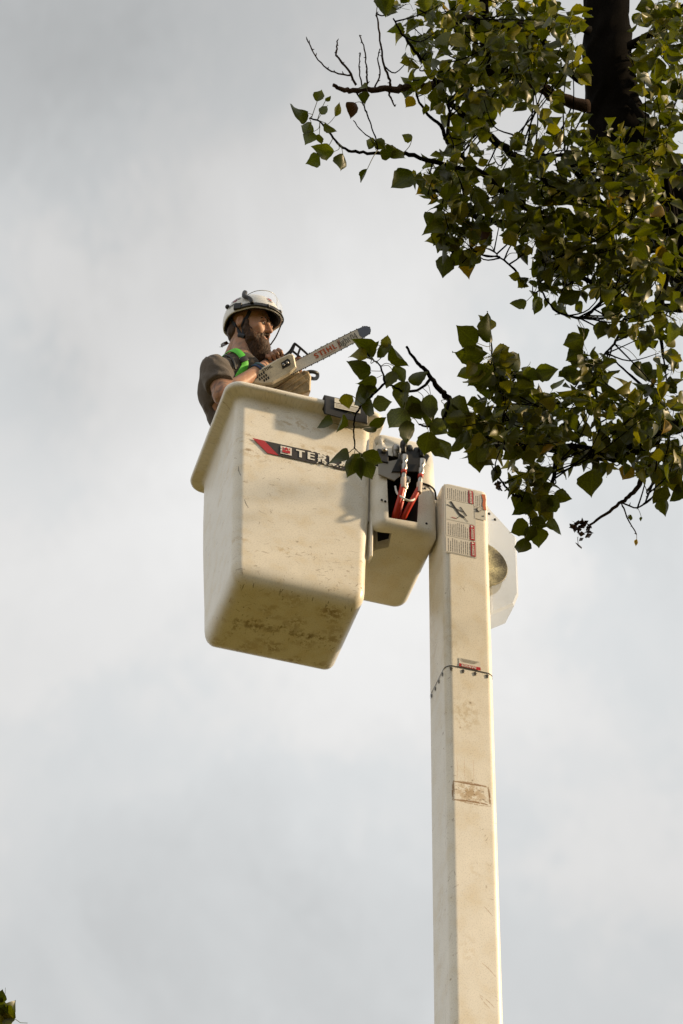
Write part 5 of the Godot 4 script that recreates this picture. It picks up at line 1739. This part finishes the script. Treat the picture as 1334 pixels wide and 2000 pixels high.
# single leaves: photo x, y of the blade's middle, length in pixels, where the tip points (degrees, 0 right, 90 down), material, depth
const SINGLES := [
	[579, 224, 54, 175, 1, 12.3], [624, 186, 30, 290, 0, 12.3], [641, 192, 16, 320, 0, 12.32], [633, 213, 26, 300, 2, 12.3], [658, 214, 30, 285, 3, 12.32], [648, 247, 36, 30, 0, 12.3], [597, 252, 36, 200, 2, 12.3],
	[603, 270, 34, 110, 2, 12.28], [622, 273, 24, 100, 0, 12.3], [630, 292, 52, 190, 2, 12.28], [610, 312, 38, 150, 2, 12.28], [667, 318, 42, 100, 1, 12.28], [714, 343, 30, 105, 1, 12.3], [744, 282, 30, 40, 1, 12.35], [721, 280, 26, 200, 1, 12.35],
	[685, 213, 34, 120, 5, 12.5], [750, 8, 56, 80, 1, 12.5], [760, 300, 40, 10, 1, 12.4], [780, 305, 40, 60, 0, 12.4], [795, 268, 24, 200, 0, 12.4], [785, 355, 62, 140, 1, 12.35], [712, 190, 26, 80, 1, 12.5], [707, 168, 24, 200, 0, 12.5],
	[662, 889, 46, 200, 1, 11.92], [687, 912, 50, 100, 0, 11.92], [706, 914, 46, 85, 1, 11.9], [720, 922, 46, 70, 2, 11.9], [728, 896, 48, 25, 0, 11.93], [700, 905, 46, 120, 2, 11.94],
	[634, 823, 36, 190, 1, 11.93], [662, 826, 42, 120, 0, 11.93], [719, 842, 38, 160, 1, 11.95], [737, 823, 40, 330, 0, 11.97], [747, 787, 44, 345, 2, 12.0], [724, 796, 40, 10, 1, 12.0], [677, 784, 34, 80, 3, 11.96], [701, 772, 48, 170, 1, 12.02], [722, 770, 42, 60, 1, 12.02],
	[718, 748, 44, 150, 0, 12.0], [701, 722, 54, 185, 1, 12.02], [714, 676, 60, 240, 0, 12.05], [700, 692, 40, 200, 3, 12.03], [735, 686, 44, 300, 1, 12.06], [752, 690, 44, 60, 0, 12.06], [758, 668, 30, 280, 3, 12.06], [783, 692, 56, 40, 0, 12.08], [780, 732, 44, 60, 2, 12.06], [761, 742, 44, 110, 0, 12.05],
	[818, 736, 48, 340, 1, 12.1], [787, 772, 62, 100, 0, 12.08], [839, 797, 58, 95, 2, 12.1], [802, 795, 52, 160, 1, 12.1], [812, 808, 48, 70, 1, 12.09], [777, 822, 60, 120, 2, 12.05], [794, 845, 54, 100, 1, 12.04], [836, 814, 50, 110, 2, 12.12], [858, 836, 46, 20, 2, 12.12], [833, 867, 54, 100, 0, 12.06], [863, 876, 62, 60, 0, 12.08],
	[959, 640, 66, 275, 1, 12.15], [911, 655, 60, 215, 0, 12.15], [917, 692, 66, 190, 1, 12.12], [930, 735, 62, 130, 0, 12.15], [990, 700, 46, 300, 1, 12.2], [1010, 705, 46, 330, 2, 12.2], [972, 745, 54, 80, 1, 12.18], [955, 625, 44, 260, 3, 12.2], [992, 745, 50, 30, 1, 12.2],
	[1068, 726, 50, 352, 2, 12.3], [1040, 734, 44, 10, 2, 12.3], [1036, 768, 56, 345, 2, 12.3], [1024, 738, 40, 30, 1, 12.3], [1012, 770, 56, 80, 0, 12.28],
	[895, 800, 66, 20, 0, 12.2], [880, 815, 56, 100, 1, 12.22], [893, 845, 46, 60, 1, 12.15], [888, 862, 50, 130, 2, 12.15], [935, 900, 54, 80, 0, 12.2], [948, 903, 44, 60, 1, 12.2], [968, 925, 40, 110, 1, 12.25], [916, 825, 44, 30, 3, 12.2],
	[1156, 944, 62, 92, 0, 12.4], [1223, 926, 40, 120, 4, 12.5], [1288, 966, 52, 120, 0, 12.4], [1297, 988, 44, 80, 0, 12.42], [1327, 965, 52, 150, 1, 12.4], [1318, 944, 48, 20, 1, 12.45], [1180, 920, 40, 60, 1, 12.5], [1100, 970, 40, 20, 0, 12.4],
	[1052, 1050, 46, 80, 0, 12.32], [1021, 1072, 48, 100, 1, 12.3], [1054, 1022, 38, 20, 1, 12.32], [1086, 1027, 44, 5, 0, 12.32], [1036, 1045, 40, 95, 1, 12.3], [1012, 1030, 46, 160, 0, 12.3], [1024, 995, 56, 150, 1, 12.3], [1045, 1002, 40, 60, 3, 12.32], [1072, 983, 50, 130, 2, 12.35], [1080, 1003, 48, 80, 3, 12.36],
	[1243, 1060, 15, 95, 4, 12.62], [1232, 1012, 14, 100, 0, 12.6], [1252, 1014, 10, 100, 0, 12.6],
	[925, 470, 40, 110, 4, 12.3], [936, 500, 46, 120, 4, 12.32], [912, 525, 40, 100, 4, 12.32], [915, 508, 50, 130, 0, 12.3], [950, 462, 34, 60, 5, 12.35], [868, 520, 50, 100, 1, 12.3], [856, 465, 40, 110, 0, 12.3],
	[1012, 592, 36, 170, 2, 12.35], [1048, 598, 36, 110, 2, 12.35], [1005, 540, 26, 200, 3, 12.35], [1018, 508, 40, 60, 1, 12.35], [1110, 580, 58, 150, 1, 12.35], [1125, 535, 56, 90, 0, 12.35], [1174, 645, 42, 100, 1, 12.4], [1195, 650, 40, 80, 1, 12.4], [1190, 715, 40, 150, 1, 12.5], [1245, 725, 44, 100, 1, 12.6],
	[1120, 668, 48, 160, 0, 12.4], [1122, 692, 44, 150, 1, 12.4], [1110, 735, 50, 160, 2, 12.45], [1195, 755, 50, 20, 0, 12.5],
]

# masses of foliage: outline in the photograph, clumps, depth from, depth to
const MASSES := [
	[[[785, 0], [960, 0], [960, 100], [835, 100], [810, 60]], 29, 12.2, 13.2],
	[[[775, 110], [830, 100], [960, 100], [960, 280], [840, 255], [815, 190]], 20, 12.2, 13.2],
	[[[960, 0], [1122, 0], [1115, 200], [960, 200]], 50, 12.2, 13.4],
	[[[1258, 0], [1334, 0], [1334, 250], [1255, 230]], 30, 12.4, 13.6],
	[[[815, 285], [960, 270], [1100, 225], [1130, 290], [1230, 300], [1260, 250], [1334, 250], [1334, 450], [1190, 440], [940, 430], [860, 430], [830, 370]], 108, 12.1, 13.4],
	[[[1130, 262], [1240, 262], [1240, 300], [1130, 300]], 7, 12.1, 12.8],
	[[[860, 430], [950, 430], [925, 500], [885, 510]], 8, 12.2, 12.6],
	[[[980, 450], [1190, 440], [1190, 600], [1090, 585], [1040, 560], [1020, 500]], 34, 12.2, 12.9],
	[[[1190, 440], [1334, 440], [1334, 700], [1270, 700], [1230, 640], [1200, 600]], 44, 12.2, 13.2],
	[[[1115, 680], [1160, 670], [1185, 760], [1130, 770]], 6, 12.3, 12.8],
	[[[930, 680], [985, 680], [1010, 780], [930, 785]], 9, 12.1, 12.6],
	[[[900, 800], [1010, 775], [1130, 775], [1250, 765], [1310, 700], [1334, 700], [1334, 900], [1260, 895], [1120, 890], [1000, 885], [920, 865]], 84, 12.1, 13.0],
	[[[1010, 900], [1080, 900], [1070, 955], [1040, 990], [1020, 960]], 9, 12.2, 12.6],
	[[[1250, 895], [1334, 895], [1334, 940], [1280, 935]], 7, 12.3, 12.9],
]

func px_path(b: Array) -> PackedVector3Array:
	var pts := PackedVector3Array()
	var n: int = b[0].size()
	for i in n: pts.append(at(b[0][i][0], b[0][i][1], lerpf(b[1], b[2], float(i) / (n - 1))))
	return pts

func tree_thing(called: String, label: String, base: Vector3) -> Node3D:
	return thing(called, label, "tree", Transform3D(Basis.IDENTITY, base))

func build_tree() -> void:
	setup_leaves()
	bark = mat(1, 1, 1, 0.95, 0.0, 0.12)
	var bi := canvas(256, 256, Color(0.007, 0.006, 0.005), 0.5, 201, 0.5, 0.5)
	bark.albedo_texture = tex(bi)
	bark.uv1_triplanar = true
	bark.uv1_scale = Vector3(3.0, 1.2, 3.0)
	dead_bark = mat(1, 1, 1, 0.95, 0.0, 0.12)
	dead_bark.albedo_texture = tex(canvas(128, 128, Color(0.042, 0.029, 0.022), 0.5, 207, 0.4, 0.5))
	dead_bark.uv1_triplanar = true
	dead_bark.uv1_scale = Vector3.ONE * 5.0
	var base := Vector3(2.75, 0, -8.7)
	var tree := tree_thing("poplar_tree", "large dark-barked poplar with heart-shaped leaves reaching over the bucket", base)
	var part := func(pts: PackedVector3Array, called: String, rad: PackedFloat32Array, sides: int, m: Material, knob: float) -> MeshInstance3D:
		var mb := MB.new()
		var loc := PackedVector3Array()
		for p in pts: loc.append(p - base)
		mb.tube(loc, rad, sides, true, knob, rng)
		return solid(called, mb, m, tree)
	# trunk beside the frame, and the leader that shows
	var tp := curve(PackedVector3Array([Vector3(2.75, -0.05, -8.7), Vector3(2.70, 3, -8.75), Vector3(2.6, 6.5, -8.8), Vector3(2.48, 10, -8.75), Vector3(2.55, 13, -8.8), Vector3(2.7, 16.5, -8.9)]), 8)
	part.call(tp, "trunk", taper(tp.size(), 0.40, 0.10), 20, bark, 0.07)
	var lp := curve(PackedVector3Array([Vector3(2.50, 9.6, -8.75), at(1480, 720, 12.9), at(1330, 440, 13.25), at(1215, 265, 13.5), at(1190, 130, 13.6), at(1186, 0, 13.75), at(1180, -260, 14.3)]), 9)
	var lr := PackedFloat32Array()
	for i in lp.size():
		var f := float(i) / (lp.size() - 1)
		lr.append(0.165 - 0.035 * smoothstep(0.2, 0.6, f) - 0.045 * f * f * f + 0.018 * exp(-pow((f - 0.48) * 14.0, 2)))
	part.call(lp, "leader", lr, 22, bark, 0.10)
	var nodes := PackedVector3Array()
	for b in BRANCHES:
		if b[5] == 2: continue
		var pts := curve(px_path(b), 4)
		# small kinks, as twigs have
		for i in range(1, pts.size() - 1): pts[i] += some_dir() * minf(0.010, 0.35 * lerpf(b[3], b[4], float(i) / pts.size()) + 0.001)
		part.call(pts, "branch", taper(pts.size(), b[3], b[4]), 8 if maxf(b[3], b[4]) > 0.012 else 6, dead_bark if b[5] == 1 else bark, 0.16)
		for p in pts: nodes.append(p)
		# buds along dead shoots
		if b[5] == 1 and b[3] < 0.008:
			for i in range(2, pts.size(), 2):
				var bd := MB.new()
				var q := pts[i] - base
				bd.tube(PackedVector3Array([q, q + some_dir() * 0.012 + Vector3(0, 0.006, 0)]), PackedFloat32Array([0.0035, 0.001]), 5)
				solid("bud", bd, dead_bark, tree)
	var leaves := []
	var stalks := MB.new()
	var front := Vector3(0, -sin(deg_to_rad(PITCH)), cos(deg_to_rad(PITCH)))
	var up := Vector3(0, cos(deg_to_rad(PITCH)), sin(deg_to_rad(PITCH)))
	for s in SINGLES:
		var m: float = s[5] / 5671.0
		var an := deg_to_rad(s[3])
		var tip := Vector3.RIGHT * cos(an) - up * sin(an)
		tip = (tip + front * rng.randf_range(-0.35, 0.35)).normalized()
		var c := at(s[0], s[1], s[5])
		var len: float = s[2] * m * 0.90
		var nrm := (front * (1.0 if rng.randf() < 0.6 else -1.0) + some_dir() * 0.75).normalized()
		var foot := c - tip * len * 0.48
		var l := leaf_at(foot, tip, nrm, len, 14 + rng.randi_range(0, 11), s[4], base)
		var near := foot - tip * len * 0.4
		var far := 0.22
		for n in nodes:
			var gap := n.distance_to(foot - tip * len * 0.3)
			if gap < far:
				far = gap
				near = n
		var sc := curve(PackedVector3Array([foot - base, foot.lerp(near, 0.45) - tip * len * 0.18 - base, near - base]), 3)
		stalks.tube(sc, taper(sc.size(), 0.0014, 0.0018), 4)
		l[3] -= 50.0
		leaves.append(l)
	var twigs := MB.new()
	var used := PackedInt32Array()
	used.resize(nodes.size())
	var clump := func(c: Vector3, count: int, spread: float, low: bool) -> void:
		var out := some_dir()
		for k in count:
			var dir := some_dir()
			var off := dir * spread * rng.randf_range(0.45, 1.0)
			var tip := (dir + Vector3(0, -0.4, 0) + some_dir() * 0.3).normalized()
			var nrm := (some_dir() + Vector3(0, 0.35, 0)).normalized()
			var size := rng.randf_range(0.042, 0.076) + 0.030 * rng.randf() * rng.randf()
			leaves.append(leaf_at(c + off, tip, nrm, size, rng.randi_range(12, 13) if low else rng.randi_range(0, 11), pick_green(), base))
	for q in MASSES:
		var poly := PackedVector2Array()
		var box := Rect2(q[0][0][0], q[0][0][1], 0, 0)
		for p in q[0]:
			poly.append(Vector2(p[0], p[1]))
			box = box.expand(Vector2(p[0], p[1]))
		var made := 0
		while made < int(q[1] * 1.08):
			var p := box.position + Vector2(rng.randf() * box.size.x, rng.randf() * box.size.y)
			if not Geometry2D.is_point_in_polygon(p, poly): continue
			made += 1
			var depth := lerpf(q[2], q[3], pow(rng.randf(), 1.2))
			var c := at(p.x, p.y, depth)
			clump.call(c, rng.randi_range(5, 8), 0.066, false)
			var best := c
			var bd := 0.6
			var who := -1
			for n in nodes.size():
				var dd := nodes[n].distance_to(c) + 0.12 * used[n]
				if dd < bd and dd > 0.03:
					bd = dd
					best = nodes[n]
					who = n
			if who >= 0:
				used[who] += 1
				var cv := curve(PackedVector3Array([best - base, best.lerp(c, 0.5) - base + Vector3(0, -0.03, 0) + some_dir() * 0.03, c - base]), 4)
				twigs.tube(cv, taper(cv.size(), 0.0042, 0.0016), 5)
	# the rest of the crown, beside and above the frame
	var n_out := 0
	while n_out < 300:
		var d := some_dir() * pow(rng.randf(), 0.4)
		var c := Vector3(2.2, 14.8, -8.8) + d * Vector3(2.8, 3.9, 2.6)
		var s := seen(c)
		if s.x > -60 and s.x < PW + 45 and s.y > -45 and s.y < PH + 60: continue
		n_out += 1
		clump.call(c, 7, 0.17, true)
	# dry catkins on the dead twig
	for q in [[1130, 1040, 0.085], [1148, 1032, 0.055], [1121, 1030, 0.03], [973, 950, 0.03], [1136, 1025, 0.035]]:
		var mb := MB.new()
		var p := at(q[0], q[1] - 8, 12.58) - base
		for k in 9:
			mb.group += 1
			var f := k / 8.0
			var c := p + Vector3(rng.randfn(0, 0.006), -q[2] * f * 1.3, rng.randfn(0, 0.006))
			var w := some_dir() * 0.018
			var h := some_dir() * 0.014
			mb.tri(mb.vert(c - w), mb.vert(c + h), mb.vert(c + w))
			mb.tri(mb.vert(c - w), mb.vert(c - h + w * 0.3), mb.vert(c + w))
		obj("dry_leaf", mb.mesh(), leaf_mats[5], tree)
	var sk := obj("leaf_stalks", stalks.mesh(), mat(0.13, 0.12, 0.03, 0.6), tree)
	sk.set_meta("kind", "stuff")
	if twigs.v.size() > 0:
		var tw := obj("twigs", twigs.mesh(), bark, tree)
		tw.set_meta("kind", "stuff")
	grow(tree, leaves, 300, "foliage")

func build_small_tree() -> void:
	var base := Vector3(-1.75, 0, -6.4)
	var tree := tree_thing("young_tree", "young leafy tree of which only a dark top sprig shows low down", base)
	var tip := at(6, 1985, 8.6)
	var mb := MB.new()
	var c := curve(PackedVector3Array([Vector3(0, -0.05, 0), Vector3(0.05, 2.5, 0.1), Vector3(0.02, 4.6, 0.0), Vector3(0.15, 6.2, 0.05)]), 6)
	mb.tube(c, taper(c.size(), 0.09, 0.015), 12, true, 0.06, rng)
	solid("trunk", mb, bark, tree)
	var leaves := []
	var br := MB.new()
	var bc := curve(PackedVector3Array([c[13], c[13].lerp(tip - base, 0.5) + Vector3(0, 0.1, 0), tip - base + Vector3(-0.03, 0.0, 0)]), 5)
	br.tube(bc, taper(bc.size(), 0.02, 0.004), 6)
	solid("branch", br, bark, tree)
	for s in [[2, 1945, 26, 290, 1], [22, 1975, 40, 330, 1], [8, 1982, 44, 200, 0], [2, 1966, 34, 100, 1], [14, 1998, 40, 60, 3], [-8, 1990, 50, 90, 1]]:
		var an := deg_to_rad(s[3])
		var up := Vector3(0, cos(deg_to_rad(PITCH)), sin(deg_to_rad(PITCH)))
		var t := Vector3.RIGHT * cos(an) - up * sin(an)
		var len: float = s[2] * 8.6 / 5671.0
		leaves.append(leaf_at(at(s[0], s[1], 8.6) - t * len * 0.5, t, (Vector3(0, -0.7, 0.7) + some_dir() * 0.4).normalized(), len, rng.randi_range(0, 11), s[4], base))
	for k in 700:
		var p := base + Vector3(-0.25, 4.7, -0.1) + some_dir() * pow(rng.randf(), 0.4) * Vector3(0.95, 1.6, 0.95)
		var s := seen(p)
		if s.x > -25 and s.y < PH + 30: continue
		leaves.append(leaf_at(p, (some_dir() + Vector3(0, -0.5, 0)).normalized(), some_dir(), rng.randf_range(0.05, 0.08), rng.randi_range(0, 11), pick_green(), base))
	grow(tree, leaves, 6, "foliage")
